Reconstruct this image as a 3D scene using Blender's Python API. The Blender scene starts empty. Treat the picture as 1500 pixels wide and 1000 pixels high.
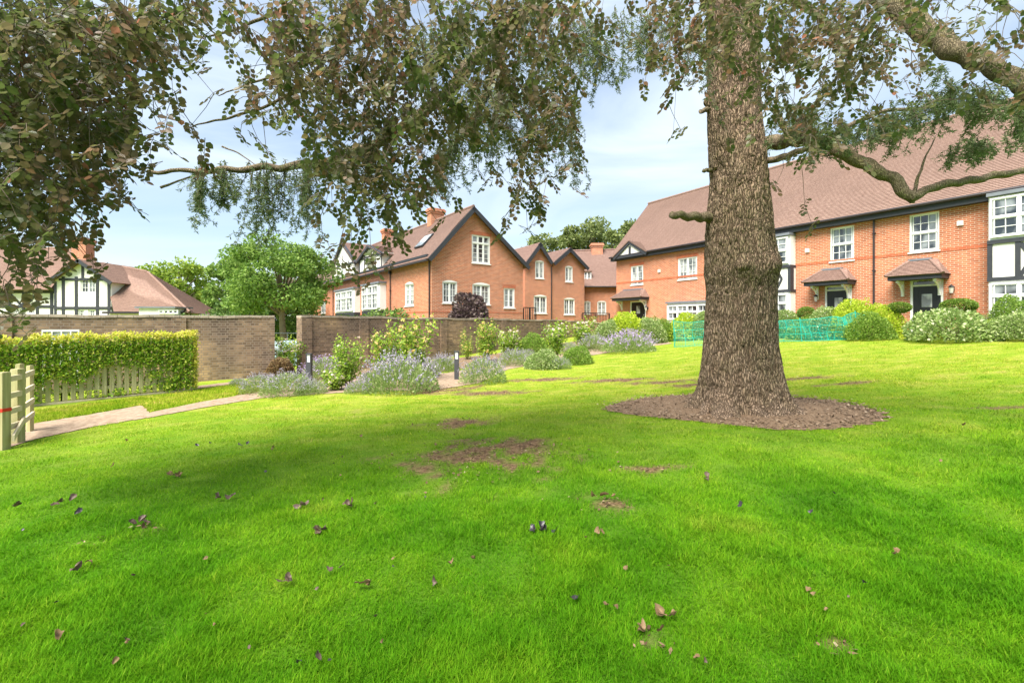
import bpy, math, random
import numpy as np
from mathutils import Vector, Matrix
R = math.radians
random.seed(7); rng = np.random.default_rng(7)
sc = bpy.context.scene
col = sc.collection
# ---------------------------------------------------------------- camera, sky, sun, exposure
F, E, HY = 667.0, 1.6, 472.0            # focal length in px of a 1500 px wide frame, eye height, horizon row
cam = bpy.data.objects.new('camera', bpy.data.cameras.new('camera')); col.objects.link(cam)
cam.location = (0, 0, E); cam.rotation_euler = (R(90), 0, 0)
cam.data.sensor_width = 36; cam.data.lens = 36*F/1500
cam.data.shift_y = (HY-500)/1500
cam.data.clip_start = .05; cam.data.clip_end = 3000
sc.camera = cam
SUN_EL, SUN_AZ = R(58), R(213)          # azimuth clockwise from +Y (north): behind the camera, to the left
w = bpy.data.worlds.new('World'); sc.world = w; w.use_nodes = True
nt = w.node_tree; N = nt.nodes; L = nt.links
bg = N['Background']; bg.inputs['Strength'].default_value = .056
sky = N.new('ShaderNodeTexSky'); sky.sky_type = 'NISHITA'; sky.sun_disc = False
sky.sun_elevation = SUN_EL; sky.sun_rotation = SUN_AZ; sky.air_density = 1.15; sky.dust_density = 1.2; sky.ozone_density = 1.6
tc = N.new('ShaderNodeTexCoord'); mp = N.new('ShaderNodeMapping'); mp.inputs['Scale'].default_value = (1, 1.2, 4.2)
mp.inputs['Rotation'].default_value = (0, R(9), R(20)); mp.inputs['Location'].default_value = (.7, .2, .45)
no = N.new('ShaderNodeTexNoise'); no.inputs['Scale'].default_value = 1.7; no.inputs['Detail'].default_value = 8; no.inputs['Roughness'].default_value = .52; no.inputs['Distortion'].default_value = .5
cr = N.new('ShaderNodeValToRGB'); cr.color_ramp.elements[0].position = .36; cr.color_ramp.elements[0].color = (.12, .12, .12, 1); cr.color_ramp.elements[1].position = .70; cr.color_ramp.elements[1].color = (.92, .92, .92, 1)
mx = N.new('ShaderNodeMix'); mx.data_type = 'RGBA'; mx.inputs['B'].default_value = (4.6, 5.25, 5.9, 1)
L.new(tc.outputs['Generated'], mp.inputs['Vector']); L.new(mp.outputs['Vector'], no.inputs['Vector']); L.new(no.outputs['Fac'], cr.inputs['Fac'])
L.new(cr.outputs['Color'], mx.inputs['Factor']); L.new(sky.outputs['Color'], mx.inputs['A']); L.new(mx.outputs['Result'], bg.inputs['Color'])
sd = bpy.data.lights.new('sun', 'SUN'); sd.energy = 3.1; sd.angle = R(40); sd.color = (1, .95, .87)
so = bpy.data.objects.new('sun', sd); col.objects.link(so)
sdir = Vector((math.sin(SUN_AZ)*math.cos(SUN_EL), math.cos(SUN_AZ)*math.cos(SUN_EL), math.sin(SUN_EL)))
so.rotation_euler = sdir.to_track_quat('Z', 'Y').to_euler(); so.location = (0, 0, 30)
sc.view_settings.view_transform = 'Standard'; sc.view_settings.look = 'None'; sc.view_settings.gamma = 1
sc.view_settings.use_curve_mapping = False; sc.view_settings.exposure = 1.95
sc.cycles.max_bounces = 6; sc.cycles.transparent_max_bounces = 8
try: sc.cycles.use_denoising = True
except Exception: pass

# ---------------------------------------------------------------- terrain
CP = np.array([(0,0,0),(0,2,0),(-4,3,-.08),(4,2,.06),(8,4,.25),(3.7,7.4,.12),(-8.7,7.6,-.42),(-6,6,-.25),(-10.7,9.5,-.25),(-6.2,10.8,-.2),(-8.3,11.9,-.2),
  (-9,14,-.18),(-13,12.5,-.2),(-7.2,15.5,-.16),(-2,14.6,-.12),(-3,11.7,-.12),(-2.1,20.8,.08),(1,17,.03),(3.5,22,.14),(8,22,.45),(4,14,.12),(8.5,12,.42),(11.5,10,.62),
  (10.5,19.5,.75),(13,17,1.0),(16,14.5,1.25),(14,8,.8),(8,33,1.0),(16.4,18,1.12),(21,9,1.3),(13.5,22,1.0),(20,30,1.1),(4,30,.8),(-12,22,-.6),(-10,30,-.6),(-20,28,-.5),(-2,28,.6),
  (-30,15,-.4),(-15,0,-.4),(15,0,.5),(0,-10,-.1),(0,45,.9),(30,20,1.4),(-25,45,-.2)], float)
def _solve():
    d = np.linalg.norm(CP[:, None, :2]-CP[None, :, :2], axis=2); n = len(CP)
    A = np.zeros((n+3, n+3)); A[:n, :n] = d - np.eye(n)*.6; A[:n, n] = 1; A[:n, n+1:] = CP[:, :2]; A[n, :n] = 1; A[n+1:, :n] = CP[:, :2].T
    return np.linalg.solve(A, np.concatenate([CP[:, 2], [0, 0, 0]]))
CW = _solve()
def tz(x, y):
    x = np.asarray(x, float); y = np.asarray(y, float); s = x.shape; x = x.ravel(); y = y.ravel()
    out = np.empty(len(x))
    for i in range(0, len(x), 20000):
        xx, yy = x[i:i+20000], y[i:i+20000]
        d = np.sqrt((xx[:, None]-CP[None, :, 0])**2+(yy[:, None]-CP[None, :, 1])**2+.35)
        out[i:i+20000] = d@CW[:-3]+CW[-3]+CW[-2]*xx+CW[-1]*yy
    r = np.hypot(x, y-15); k = np.clip((r-32)/25, 0, 1); out = out*(1-k)+.2*k
    out += .02*np.sin(x*1.7+.5*y)*np.cos(y*1.3-.4*x)*(1-k)
    return out.reshape(s)
def T(x, y): return float(tz([x], [y])[0])
def at(px, py, Y): return Vector(((px-750)/F*Y, Y, E-(py-HY)/F*Y))
def ghit(px, py):
    """where the line of sight of this photo point meets the lawn"""
    ys = np.concatenate([np.arange(1, 12, .02), np.arange(12, 60, .1)]); xs = (px-750)/F*ys; zr = E-(py-HY)/F*ys
    b = np.nonzero(zr < tz(xs, ys))[0]
    i = b[0] if len(b) else len(ys)-1
    return Vector((xs[i], ys[i], T(xs[i], ys[i])))

# ---------------------------------------------------------------- helpers: noise, meshes, tags
def vnoise(p, seed=0):
    """smooth value noise, p (N,3)"""
    i = np.floor(p).astype(np.int64); f = p-i; f = f*f*(3-2*f)
    def h(a, b, c):
        n = (a*374761393+b*668265263+c*1274126177+seed*974634777) & 0xffffffff
        n = ((n ^ (n >> 13))*1274126177) & 0xffffffff
        return ((n ^ (n >> 16)) & 0xffff)/65535.
    o = 0
    for a in (0, 1):
        for b in (0, 1):
            for c in (0, 1):
                o = o+h(i[:, 0]+a, i[:, 1]+b, i[:, 2]+c)*(f[:, 0] if a else 1-f[:, 0])*(f[:, 1] if b else 1-f[:, 1])*(f[:, 2] if c else 1-f[:, 2])
    return o
def fbm(p, o=4, seed=0):
    s = 0; a = .5
    for k in range(o): s = s+a*vnoise(p*2**k, seed+k); a *= .5
    return s
def tag(o, label=None, cat=None, group=None, kind=None):
    if label: o['label'] = label
    if cat: o['category'] = cat
    if group: o['group'] = group
    if kind: o['kind'] = kind
    return o
def empty(name, loc, label=None, cat=None, group=None, rz=0):
    o = bpy.data.objects.new(name, None); col.objects.link(o); o.location = loc; o.rotation_euler = (0, 0, rz); o.empty_display_size = .3
    return tag(o, label, cat, group)
def wloc(o):
    v = Vector((0, 0, 0))
    while o: v += o.location; o = o.parent
    return v
def npmesh(name, V, faces, mat, parent=None, mats=None, midx=None, smooth=False, local=False):
    """V (n,3) world coordinates; faces: list of (m,k) int arrays"""
    V = np.asarray(V, float)
    if parent is not None and not local: V = V-np.array(wloc(parent))
    me = bpy.data.meshes.new(name); me.vertices.add(len(V)); me.vertices.foreach_set('co', V.astype(np.float32).ravel())
    li = np.concatenate([f.ravel() for f in faces]); tot = np.concatenate([np.full(len(f), f.shape[1]) for f in faces])
    me.loops.add(len(li)); me.loops.foreach_set('vertex_index', li.astype(np.int32))
    me.polygons.add(len(tot)); me.polygons.foreach_set('loop_start', np.concatenate([[0], np.cumsum(tot)[:-1]]).astype(np.int32))
    try: me.polygons.foreach_set('loop_total', tot.astype(np.int32))
    except Exception: pass
    for m in (mats or [mat]): me.materials.append(m)
    if midx is not None: me.polygons.foreach_set('material_index', midx.astype(np.int32))
    me.polygons.foreach_set('use_smooth', np.full(len(tot), smooth))
    me.update(calc_edges=True)
    o = bpy.data.objects.new(name, me); col.objects.link(o)
    if parent is not None: o.parent = parent
    return o
class MB:
    """collects polygons in world space with metric UVs; build() links them as one mesh"""
    def __init__(s): s.v = []; s.f = []; s.sm = False
    def poly(s, pts):
        i = len(s.v); s.v += [Vector(p) for p in pts]; s.f.append(list(range(i, i+len(pts)))); return s
    def box(s, o, ax, ay, az):
        o, ax, ay, az = map(Vector, (o, ax, ay, az)); i = len(s.v)
        if ax.cross(ay).dot(az) < 0: o = o+ax; ax = -ax
        for c in (az*0, az):
            s.v += [o+c, o+ax+c, o+ax+ay+c, o+ay+c]
        s.f += [[i+3, i+2, i+1, i], [i+4, i+5, i+6, i+7], [i, i+1, i+5, i+4], [i+1, i+2, i+6, i+5], [i+2, i+3, i+7, i+6], [i+3, i, i+4, i+7]]
        return s
    def abox(s, x0, y0, z0, x1, y1, z1): return s.box((x0, y0, z0), (x1-x0, 0, 0), (0, y1-y0, 0), (0, 0, z1-z0))
    def tube(s, pts, rad, n=8, cap=True):
        pts = [Vector(p) for p in pts]; rad = rad if hasattr(rad, '__len__') else [rad]*len(pts)
        b = len(s.v); up = None
        for k, p in enumerate(pts):
            t = (pts[min(k+1, len(pts)-1)]-pts[max(k-1, 0)]).normalized()
            if up is None: up = t.orthogonal().normalized()
            up = (up-t*up.dot(t)).normalized(); sd_ = t.cross(up)
            for j in range(n):
                a = 2*math.pi*j/n; s.v.append(p+(up*math.cos(a)+sd_*math.sin(a))*rad[k])
        for k in range(len(pts)-1):
            for j in range(n):
                a, c = b+k*n+j, b+k*n+(j+1) % n
                s.f.append([a, c, c+n, a+n])
        if cap:
            s.f.append([b+j for j in range(n)][::-1]); s.f.append([b+(len(pts)-1)*n+j for j in range(n)])
        return s
    def lathe(s, c, prof, n=16):
        c = Vector(c); return s.tube([c+Vector((0, 0, z)) for r, z in prof], [r for r, z in prof], n)
    def ball(s, c, r, nu=12, nv=8, sz=1):
        return s.lathe(c, [(max(r*math.sin(math.pi*k/nv), .001), -r*sz*math.cos(math.pi*k/nv)) for k in range(nv+1)], nu)
    def build(s, name, mat, parent=None, smooth=False, local=False):
        off = wloc(parent) if (parent is not None and not local) else Vector((0, 0, 0))
        me = bpy.data.meshes.new(name); me.from_pydata([tuple(v-off) for v in s.v], [], s.f); me.materials.append(mat)
        uv = me.uv_layers.new(name='UVMap'); d = []
        for f in s.f:
            p = [s.v[i] for i in f]; n = Vector((0, 0, 0))
            for k in range(len(p)): n += p[k].cross(p[(k+1) % len(p)])
            n = n.normalized() if n.length > 0 else Vector((0, 0, 1))
            t = Vector((0, 0, 1)).cross(n)
            t = t.normalized() if t.length > .05 else Vector((1, 0, 0))
            bb = n.cross(t)
            for q in p: d += [q.dot(t), q.dot(bb)]
        uv.data.foreach_set('uv', d)
        if smooth: me.polygons.foreach_set('use_smooth', [True]*len(s.f))
        me.update()
        o = bpy.data.objects.new(name, me); col.objects.link(o)
        if parent is not None: o.parent = parent
        return o

# ---------------------------------------------------------------- materials
def mat(name, c=(.5, .5, .5), rough=.7, spec=.3, metal=0):
    m = bpy.data.materials.new(name); m.use_nodes = True; p = m.node_tree.nodes['Principled BSDF']
    p.inputs['Base Color'].default_value = (*c, 1); p.inputs['Roughness'].default_value = rough; p.inputs['Specular IOR Level'].default_value = spec; p.inputs['Metallic'].default_value = metal
    return m
def nd(m, t, **k):
    n = m.node_tree.nodes.new(t)
    for a, b in k.items():
        if a in n.inputs.keys(): n.inputs[a].default_value = b
        else: setattr(n, a, b)
    return n
def lk(m, a, b): m.node_tree.links.new(a, b)
def ramp(m, fac, stops, interp='LINEAR'):
    r = m.node_tree.nodes.new('ShaderNodeValToRGB'); r.color_ramp.interpolation = interp
    e = r.color_ramp.elements
    while len(e) < len(stops): e.new(.5)
    for i, (p, c) in enumerate(stops): e[i].position = p; e[i].color = (*c, 1) if len(c) == 3 else c
    lk(m, fac, r.inputs['Fac']); return r.outputs['Color']
def mixc(m, fac, a, b, mode='MIX'):
    x = m.node_tree.nodes.new('ShaderNodeMix'); x.data_type = 'RGBA'; x.blend_type = mode
    for s_, v in (('Factor', fac), ('A', a), ('B', b)):
        if hasattr(v, 'links'): lk(m, v, x.inputs[s_])
        elif s_ == 'Factor': x.inputs[s_].default_value = v
        else: x.inputs[s_].default_value = (*v, 1)
    return x.outputs['Result']
def noise(m, scale, detail=4, vec=None, rough=.5, dist=0):
    n = nd(m, 'ShaderNodeTexNoise', Scale=scale, Detail=detail, Roughness=rough, Distortion=dist)
    if vec: lk(m, vec, n.inputs['Vector'])
    return n.outputs['Fac']
def P(m): return m.node_tree.nodes['Principled BSDF']
def bump(m, h, dist=.01, strength=1):
    b = nd(m, 'ShaderNodeBump', Distance=dist, Strength=strength); lk(m, h, b.inputs['Height']); lk(m, b.outputs['Normal'], P(m).inputs['Normal'])
def gpos(m): return nd(m, 'ShaderNodeNewGeometry').outputs['Position']
def mapped(m, vec, scale=(1, 1, 1), rot=(0, 0, 0)):
    q = nd(m, 'ShaderNodeMapping', Scale=scale, Rotation=rot); lk(m, vec, q.inputs['Vector']); return q.outputs['Vector']

def brick_mat(name, c1, c2, mortar, stain=None, stainc=(.1, .08, .06), ms=.010, patch=None, var=.84, bond=1):
    m = mat(name, rough=.85, spec=.2); uv = nd(m, 'ShaderNodeUVMap').outputs['UV']
    b = nd(m, 'ShaderNodeTexBrick', Scale=1., **{'Mortar Size': ms, 'Brick Width': .225, 'Row Height': .075, 'Mortar Smooth': .2, 'Bias': -.1}); b.offset = .5; b.squash = bond; b.squash_frequency = 2
    lk(m, uv, b.inputs['Vector'])
    g = gpos(m)
    big = noise(m, .55, 4, g); mid = noise(m, 3.5, 3, g)
    # brick-to-brick tone: white noise on the brick's own cell
    a = ramp(m, noise(m, 1, 0, mapped(m, uv, (4.4, 13.3, 1))), [(.25, c1), (.5, tuple((x+y)/2 for x, y in zip(c1, c2))), (.75, c2)])
    a = mixc(m, ramp(m, big, [(.38, (0, 0, 0)), (.62, (.55, .55, .55))]), a, tuple(x*.78 for x in c1))
    a = mixc(m, ramp(m, mid, [(.5, (0, 0, 0)), (.8, (.5, .5, .5))]), a, tuple(min(1, x*1.25+.02) for x in c2))
    if patch: a = mixc(m, ramp(m, noise(m, .35, 2, g, dist=.6), [(.5, (0, 0, 0)), (.58, (.8, .8, .8))]), a, patch)
    if stain: a = mixc(m, ramp(m, noise(m, stain, 5, mapped(m, g, (1, 1, .5))), [(.45, (0, 0, 0)), (.68, (.75, .75, .75))]), a, stainc)
    lk(m, mixc(m, 1., a, (var, var, var), 'MULTIPLY'), b.inputs['Color1']); lk(m, mixc(m, 1., a, (2-var, 2-var, 2-var), 'MULTIPLY'), b.inputs['Color2']); b.inputs['Mortar'].default_value = (*mortar, 1)
    lk(m, b.outputs['Color'], P(m).inputs['Base Color'])
    inv = nd(m, 'ShaderNodeMath', operation='SUBTRACT'); inv.inputs[0].default_value = 1; lk(m, b.outputs['Fac'], inv.inputs[1])
    bump(m, inv.outputs[0], .006, .6)
    return m
M = {}
M['brick'] = brick_mat('red_brick', (.42, .115, .048), (.58, .20, .092), (.54, .40, .30), ms=.010)
M['brick_band'] = brick_mat('red_brick_band', (.44, .095, .035), (.52, .14, .06), (.45, .3, .22), ms=.006)
M['brick_old'] = brick_mat('old_stock_brick', (.17, .11, .075), (.33, .22, .13), (.24, .19, .145), stain=.7, stainc=(.10, .072, .058), ms=.009, patch=(.42, .28, .15), var=.66, bond=.5)
M['coping'] = brick_mat('coping_brick', (.34, .27, .2), (.46, .38, .29), (.4, .35, .28), stain=2.2, stainc=(.2, .16, .12))

def tile_mat(name, c1, c2, c3):
    m = mat(name, rough=.8, spec=.25); uv = nd(m, 'ShaderNodeUVMap').outputs['UV']; g = gpos(m)
    b = nd(m, 'ShaderNodeTexBrick', Scale=1., Mortar=(.10, .06, .05, 1), **{'Mortar Size': .005, 'Brick Width': .165, 'Row Height': .12, 'Mortar Smooth': .3}); b.offset = .5
    lk(m, uv, b.inputs['Vector'])
    a = ramp(m, noise(m, 1, 1, mapped(m, uv, (5.5, 8, 1))), [(.25, c1), (.5, c2), (.75, c3)])
    a = mixc(m, ramp(m, noise(m, .6, 5, g), [(.4, (0, 0, 0)), (.7, (.5, .5, .5))]), a, tuple(x*.8 for x in c2))
    lk(m, a, b.inputs['Color1']); lk(m, a, b.inputs['Color2'])
    lk(m, b.outputs['Color'], P(m).inputs['Base Color'])
    bump(m, noise(m, 40, 2, g), .004, .5)
    return m
M['tile'] = tile_mat('clay_roof_tile', (.19, .118, .092), (.24, .155, .122), (.295, .20, .16))
M['tile2'] = tile_mat('clay_roof_tile_brown', (.17, .105, .085), (.22, .14, .112), (.28, .185, .15))
M['tile3'] = tile_mat('clay_roof_tile_red', (.185, .112, .082), (.24, .15, .112), (.30, .195, .148))

def dirty(name, c, rough=.5, amt=.15, sc_=6, spec=.4):
    m = mat(name, c, rough, spec); g = gpos(m)
    a = mixc(m, ramp(m, noise(m, sc_, 5, g), [(.4, (0, 0, 0)), (.75, (amt*2,)*3)]), c, tuple(x*.6 for x in c))
    lk(m, a, P(m).inputs['Base Color']); return m
M['white'] = dirty('white_paint', (.80, .80, .77), .4, .08)
M['render'] = dirty('cream_render', (.74, .72, .66), .85, .12, 3)
M['timber'] = dirty('dark_grey_timber', (.035, .038, .045), .6, .3, 9)
M['lead'] = dirty('lead_sheet', (.17, .185, .21), .5, .3, 5)
M['black'] = dirty('black_paint', (.016, .017, .019), .35, .2, 5)
M['pipe'] = dirty('dark_pipe', (.035, .028, .03), .4, .2, 5)
M['oak'] = dirty('oak_post', (.5, .38, .22), .7, .3, 12)
def glass_mat(name, lo, hi, s):
    m = mat(name, lo, .06, .9); g = gpos(m)
    lk(m, ramp(m, noise(m, s, 2, mapped(m, g, (1, 1, .55))), [(.42, lo), (.56, hi)]), P(m).inputs['Base Color'])
    bump(m, noise(m, 2.2, 1, g), .01, .35)
    return m
M['glass'] = glass_mat('window_glass', (.018, .024, .03), (.24, .26, .27), 1.9)
M['glass_pale'] = glass_mat('window_glass_with_blind', (.12, .14, .15), (.45, .47, .46), 2.4)
M['lamp_glass'] = mat('lamp_glass', (.5, .48, .42), .15, .6)

def wood_fence():
    m = mat('weathered_green_timber', rough=.8, spec=.2); g = gpos(m)
    a = ramp(m, noise(m, 1, 5, mapped(m, g, (22, 22, 1.3))), [(.3, (.30, .27, .13)), (.55, (.42, .38, .20)), (.8, (.54, .50, .30))])
    a = mixc(m, ramp(m, noise(m, 1.6, 3, g), [(.45, (0, 0, 0)), (.7, (.6, .6, .6))]), a, (.27, .29, .12))
    lk(m, a, P(m).inputs['Base Color']); bump(m, noise(m, 1, 4, mapped(m, g, (60, 60, 2))), .004, .6); return m
M['wood'] = wood_fence()
M['wood_pale'] = dirty('cut_pale_timber', (.56, .48, .32), .75, .2, 14)
def soil(name, a_, b_, c_, s=9, bs=30, bd=.03):
    m = mat(name, rough=.95, spec=.1); g = gpos(m)
    a = ramp(m, noise(m, s, 8, g, .7), [(.3, a_), (.5, b_), (.72, c_)])
    lk(m, a, P(m).inputs['Base Color']); bump(m, noise(m, bs, 5, g, .7), bd, .8); return m
M['path'] = soil('buff_gravel_path', (.17, .12, .08), (.28, .205, .145), (.38, .30, .22), 9, 60, .008)
M['kerb'] = dirty('path_edging', (.2, .15, .1), .8)
M['mulch'] = soil('bark_mulch', (.11, .07, .042), (.20, .135, .085), (.30, .215, .14), 30, 60, .02)
M['soil'] = soil('bed_soil', (.10, .07, .045), (.19, .13, .08), (.3, .21, .14), 12, 40, .03)

# lawn: the same colour field drives the ground sheet and the blades, tied to places on the ground
PATCH = []     # (x, y, rx, ry) worn earth
for px, py, rx, ry in [(700,668,.85,.75),(668,620,.5,.3),(760,655,.34,.34),(948,688,.32,.14),(885,738,.2,.14),(640,572,1.0,.55),(720,576,.8,.3),(900,557,.9,.3),(800,556,.9,.3),(975,560,.8,.25),(1180,554,.7,.2),(1245,561,.6,.15),(210,775,.12,.05),(135,797,.1,.04),(950,938,.1,.08),(1005,565,.5,.2),(1470,598,.4,.1),(1230,950,.1,.06)]:
    g = ghit(px, py); PATCH.append((g.x, g.y, rx, ry))
def worn(x, y):
    w_ = np.zeros_like(x); n = fbm(np.stack([x*6, y*6, x*0], 1), 4, 3)
    for a, b, rx, ry in PATCH:
        d = np.sqrt(((x-a)/rx)**2+((y-b)/ry)**2); w_ = np.maximum(w_, np.clip((1.25-d+(n-.47)*2.8)*1.6, 0, 1)*(1 if ry > .12 else .8))
    return w_
def lawn_colour(m, g):
    far = nd(m, 'ShaderNodeSeparateXYZ'); lk(m, g, far.inputs[0])
    a = ramp(m, noise(m, .9, 5, g, .6), [(.28, (.055, .20, .004)), (.46, (.10, .29, .006)), (.6, (.165, .36, .010)), (.74, (.28, .40, .03))])
    mr = nd(m, 'ShaderNodeMapRange'); lk(m, far.outputs[1], mr.inputs['Value']); mr.inputs['From Min'].default_value = 4.0; mr.inputs['From Max'].default_value = 10.5
    # far lawn drier and yellower; canopy shade is also painted into the near colour
    dry = ramp(m, noise(m, 1.5, 6, mapped(m, g, (1, 1.8, 1)), .65), [(.3, (.20, .36, .014)), (.46, (.31, .43, .022)), (.60, (.44, .48, .06)), (.75, (.56, .48, .15))])
    return mixc(m, mr.outputs[0], a, dry)
def lawn_ground():
    m = mat('lawn_ground', rough=.95, spec=.1); g = gpos(m)
    c = lawn_colour(m, g)
    c = mixc(m, .45, c, (.06, .085, .016))  # shade between the blades, put into the ground colour for depth
    at_ = nd(m, 'ShaderNodeAttribute', attribute_name='worn')
    earth = ramp(m, noise(m, 22, 6, g, .7), [(.32, (.055, .033, .018)), (.48, (.15, .092, .05)), (.62, (.25, .165, .09)), (.75, (.40, .30, .16))])
    c = mixc(m, at_.outputs['Fac'], c, earth)
    lk(m, c, P(m).inputs['Base Color']); bump(m, noise(m, 45, 5, g, .7), .03, .9); return m
def foliage(name, stops, trans=.45, rough=.5, extra=None, spec=.25, field=.0, fieldc=(.2, .3, .05), fs=1.5):
    """leaf material: colour by leaf, light shining through"""
    m = bpy.data.materials.new(name); m.use_nodes = True; p = P(m); g = nd(m, 'ShaderNodeNewGeometry')
    c = ramp(m, g.outputs['Random Per Island'], stops)
    if field: c = mixc(m, ramp(m, noise(m, fs, 3, g.outputs['Position']), [(.42, (0, 0, 0)), (.62, (field,)*3)]), c, fieldc)
    lk(m, c, p.inputs['Base Color']); p.inputs['Roughness'].default_value = rough; p.inputs['Specular IOR Level'].default_value = spec
    tr = nd(m, 'ShaderNodeBsdfTranslucent'); lk(m, c, tr.inputs['Color'])
    mi = nd(m, 'ShaderNodeMixShader', Fac=trans); lk(m, p.outputs[0], mi.inputs[1]); lk(m, tr.outputs[0], mi.inputs[2])
    lk(m, mi.outputs[0], m.node_tree.nodes['Material Output'].inputs['Surface'])
    return m
def blade_mat():
    m = bpy.data.materials.new('grass_blades'); m.use_nodes = True; p = P(m); g = nd(m, 'ShaderNodeNewGeometry')
    c = lawn_colour(m, g.outputs['Position'])
    v = ramp(m, g.outputs['Random Per Island'], [(0, (.6, .66, .6)), (.5, (1, 1, 1)), (.84, (1.15, 1.1, 1.1)), (.92, (1.5, 1.15, 1.6)), (1, (2.2, 1.4, 3.6))])
    c = mixc(m, 1., c, v, 'MULTIPLY')
    lk(m, c, p.inputs['Base Color']); p.inputs['Roughness'].default_value = .6; p.inputs['Specular IOR Level'].default_value = .06
    tr = nd(m, 'ShaderNodeBsdfTranslucent'); lk(m, c, tr.inputs['Color'])
    mi = nd(m, 'ShaderNodeMixShader', Fac=.42); lk(m, p.outputs[0], mi.inputs[1]); lk(m, tr.outputs[0], mi.inputs[2])
    lk(m, mi.outputs[0], m.node_tree.nodes['Material Output'].inputs['Surface']); return m
def bark(name, a_, b_, c_, moss=None, sc_=1.0):
    m = mat(name, rough=.92, spec=.12); g = gpos(m)
    v = nd(m, 'ShaderNodeTexVoronoi', feature='DISTANCE_TO_EDGE', Scale=1.)
    n1 = noise(m, 3*sc_, 3, g); dx = nd(m, 'ShaderNodeVectorMath', operation='ADD')
    cb = nd(m, 'ShaderNodeVectorMath', operation='SCALE'); cb.inputs['Scale'].default_value = .16/sc_
    nn = nd(m, 'ShaderNodeTexNoise', Scale=4*sc_, Detail=3); lk(m, g, nn.inputs['Vector']); lk(m, nn.outputs['Color'], cb.inputs[0]); lk(m, g, dx.inputs[0]); lk(m, cb.outputs[0], dx.inputs[1])
    lk(m, mapped(m, dx.outputs[0], (34*sc_, 34*sc_, 5.0*sc_)), v.inputs['Vector'])
    crk = ramp(m, v.outputs['Distance'], [(.0, (0, 0, 0)), (.22, (1, 1, 1))])
    a = ramp(m, noise(m, 7*sc_, 6, g, .7), [(.3, a_), (.5, b_), (.72, c_)])
    if moss: a = mixc(m, ramp(m, n1, [(.48, (0, 0, 0)), (.66, (.7, .7, .7))]), a, moss)
    lk(m, mixc(m, crk, tuple(x*.36 for x in a_), a), P(m).inputs['Base Color'])
    hh = nd(m, 'ShaderNodeMath', operation='ADD'); lk(m, crk, hh.inputs[0]); lk(m, noise(m, 30*sc_, 5, g, .7), hh.inputs[1])
    bump(m, hh.outputs[0], .022/sc_, .9); return m
M['bark'] = bark('furrowed_bark', (.25, .17, .112), (.33, .235, .16), (.42, .31, .22), moss=(.28, .215, .125))
M['limb'] = bark('mossy_limb_bark', (.22, .17, .11), (.32, .25, .16), (.42, .34, .24), moss=(.27, .26, .11), sc_=2.5)
M['twig'] = dirty('thin_twig_bark', (.12, .09, .06), .85, .3, 20)
M['bark_far'] = dirty('pale_bark', (.22, .17, .12), .9, .3, 6)
M['lawn'] = lawn_ground(); M['blade'] = blade_mat()
M['beech'] = foliage('copper_beech_leaf', [(0, (.085, .10, .035)), (.25, (.13, .14, .045)), (.45, (.18, .135, .065)), (.65, (.225, .14, .085)), (.85, (.17, .14, .095)), (.96, (.27, .165, .105)), (1, (.40, .16, .10))], .58, .36, spec=.5, field=.75, fieldc=(.105, .155, .038), fs=1.3)
M['cedar'] = foliage('cedar_needles', [(0, (.09, .14, .05)), (.5, (.15, .21, .08)), (1, (.24, .28, .13))], .4)
M['maple'] = foliage('bright_tree_leaf', [(0, (.09, .18, .03)), (.5, (.18, .30, .055)), (1, (.31, .43, .10))], .45)
M['dark_tree'] = foliage('dark_tree_leaf', [(0, (.07, .14, .03)), (.5, (.12, .21, .045)), (1, (.21, .30, .07))], .35)
M['yellow_tree'] = foliage('yellow_green_tree_leaf', [(0, (.14, .23, .025)), (.5, (.23, .34, .04)), (1, (.36, .44, .07))], .45)
M['fir'] = foliage('woodland_leaf', [(0, (.11, .15, .05)), (.5, (.20, .25, .08)), (1, (.32, .36, .14))], .4)
M['hedge'] = foliage('hornbeam_leaf', [(0, (.14, .30, .02)), (.5, (.27, .45, .04)), (.8, (.46, .56, .06)), (1, (.62, .64, .12))], .5)
M['hedge_tip'] = foliage('hornbeam_young_tip', [(0, (.42, .50, .04)), (.6, (.62, .60, .08)), (1, (.72, .62, .18))], .45)
M['shrub'] = foliage('shrub_leaf', [(0, (.10, .20, .02)), (.5, (.19, .32, .04)), (1, (.36, .48, .10))], .4)
M['lime'] = foliage('lime_shrub_leaf', [(0, (.28, .42, .02)), (.5, (.45, .58, .04)), (1, (.66, .70, .10))], .45)
M['vari'] = foliage('variegated_leaf', [(0, (.13, .22, .05)), (.5, (.27, .38, .10)), (.82, (.44, .52, .20)), (1, (.68, .70, .44))], .35)
M['box'] = foliage('box_leaf', [(0, (.09, .17, .02)), (.6, (.16, .26, .035)), (1, (.28, .36, .07))], .35)
M['nepeta'] = foliage('catmint_leaf', [(0, (.16, .26, .06)), (.5, (.28, .38, .12)), (1, (.44, .50, .22))], .4)
M['nep_fl'] = foliage('catmint_flower', [(0, (.28, .24, .34)), (.5, (.40, .36, .45)), (1, (.55, .50, .57))], .4)
M['lav_fl'] = foliage('lavender_flower', [(0, (.36, .26, .50)), (.5, (.50, .37, .62)), (1, (.66, .55, .74))], .4)
M['rose_leaf'] = foliage('rose_leaf', [(0, (.12, .24, .025)), (.5, (.24, .38, .04)), (1, (.46, .56, .08))], .4)
M['rose_yel'] = foliage('yellow_rose_petal', [(0, (.85, .66, .22)), (.5, (.90, .78, .42)), (1, (.9, .62, .42))], .3)
M['rose_pale'] = foliage('pale_rose_petal', [(0, (.85, .66, .56)), (.5, (.9, .82, .74)), (1, (.92, .88, .85))], .3)
M['bronze'] = foliage('bronze_leaf', [(0, (.16, .10, .05)), (.5, (.28, .18, .09)), (1, (.38, .30, .14))], .35)
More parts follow.
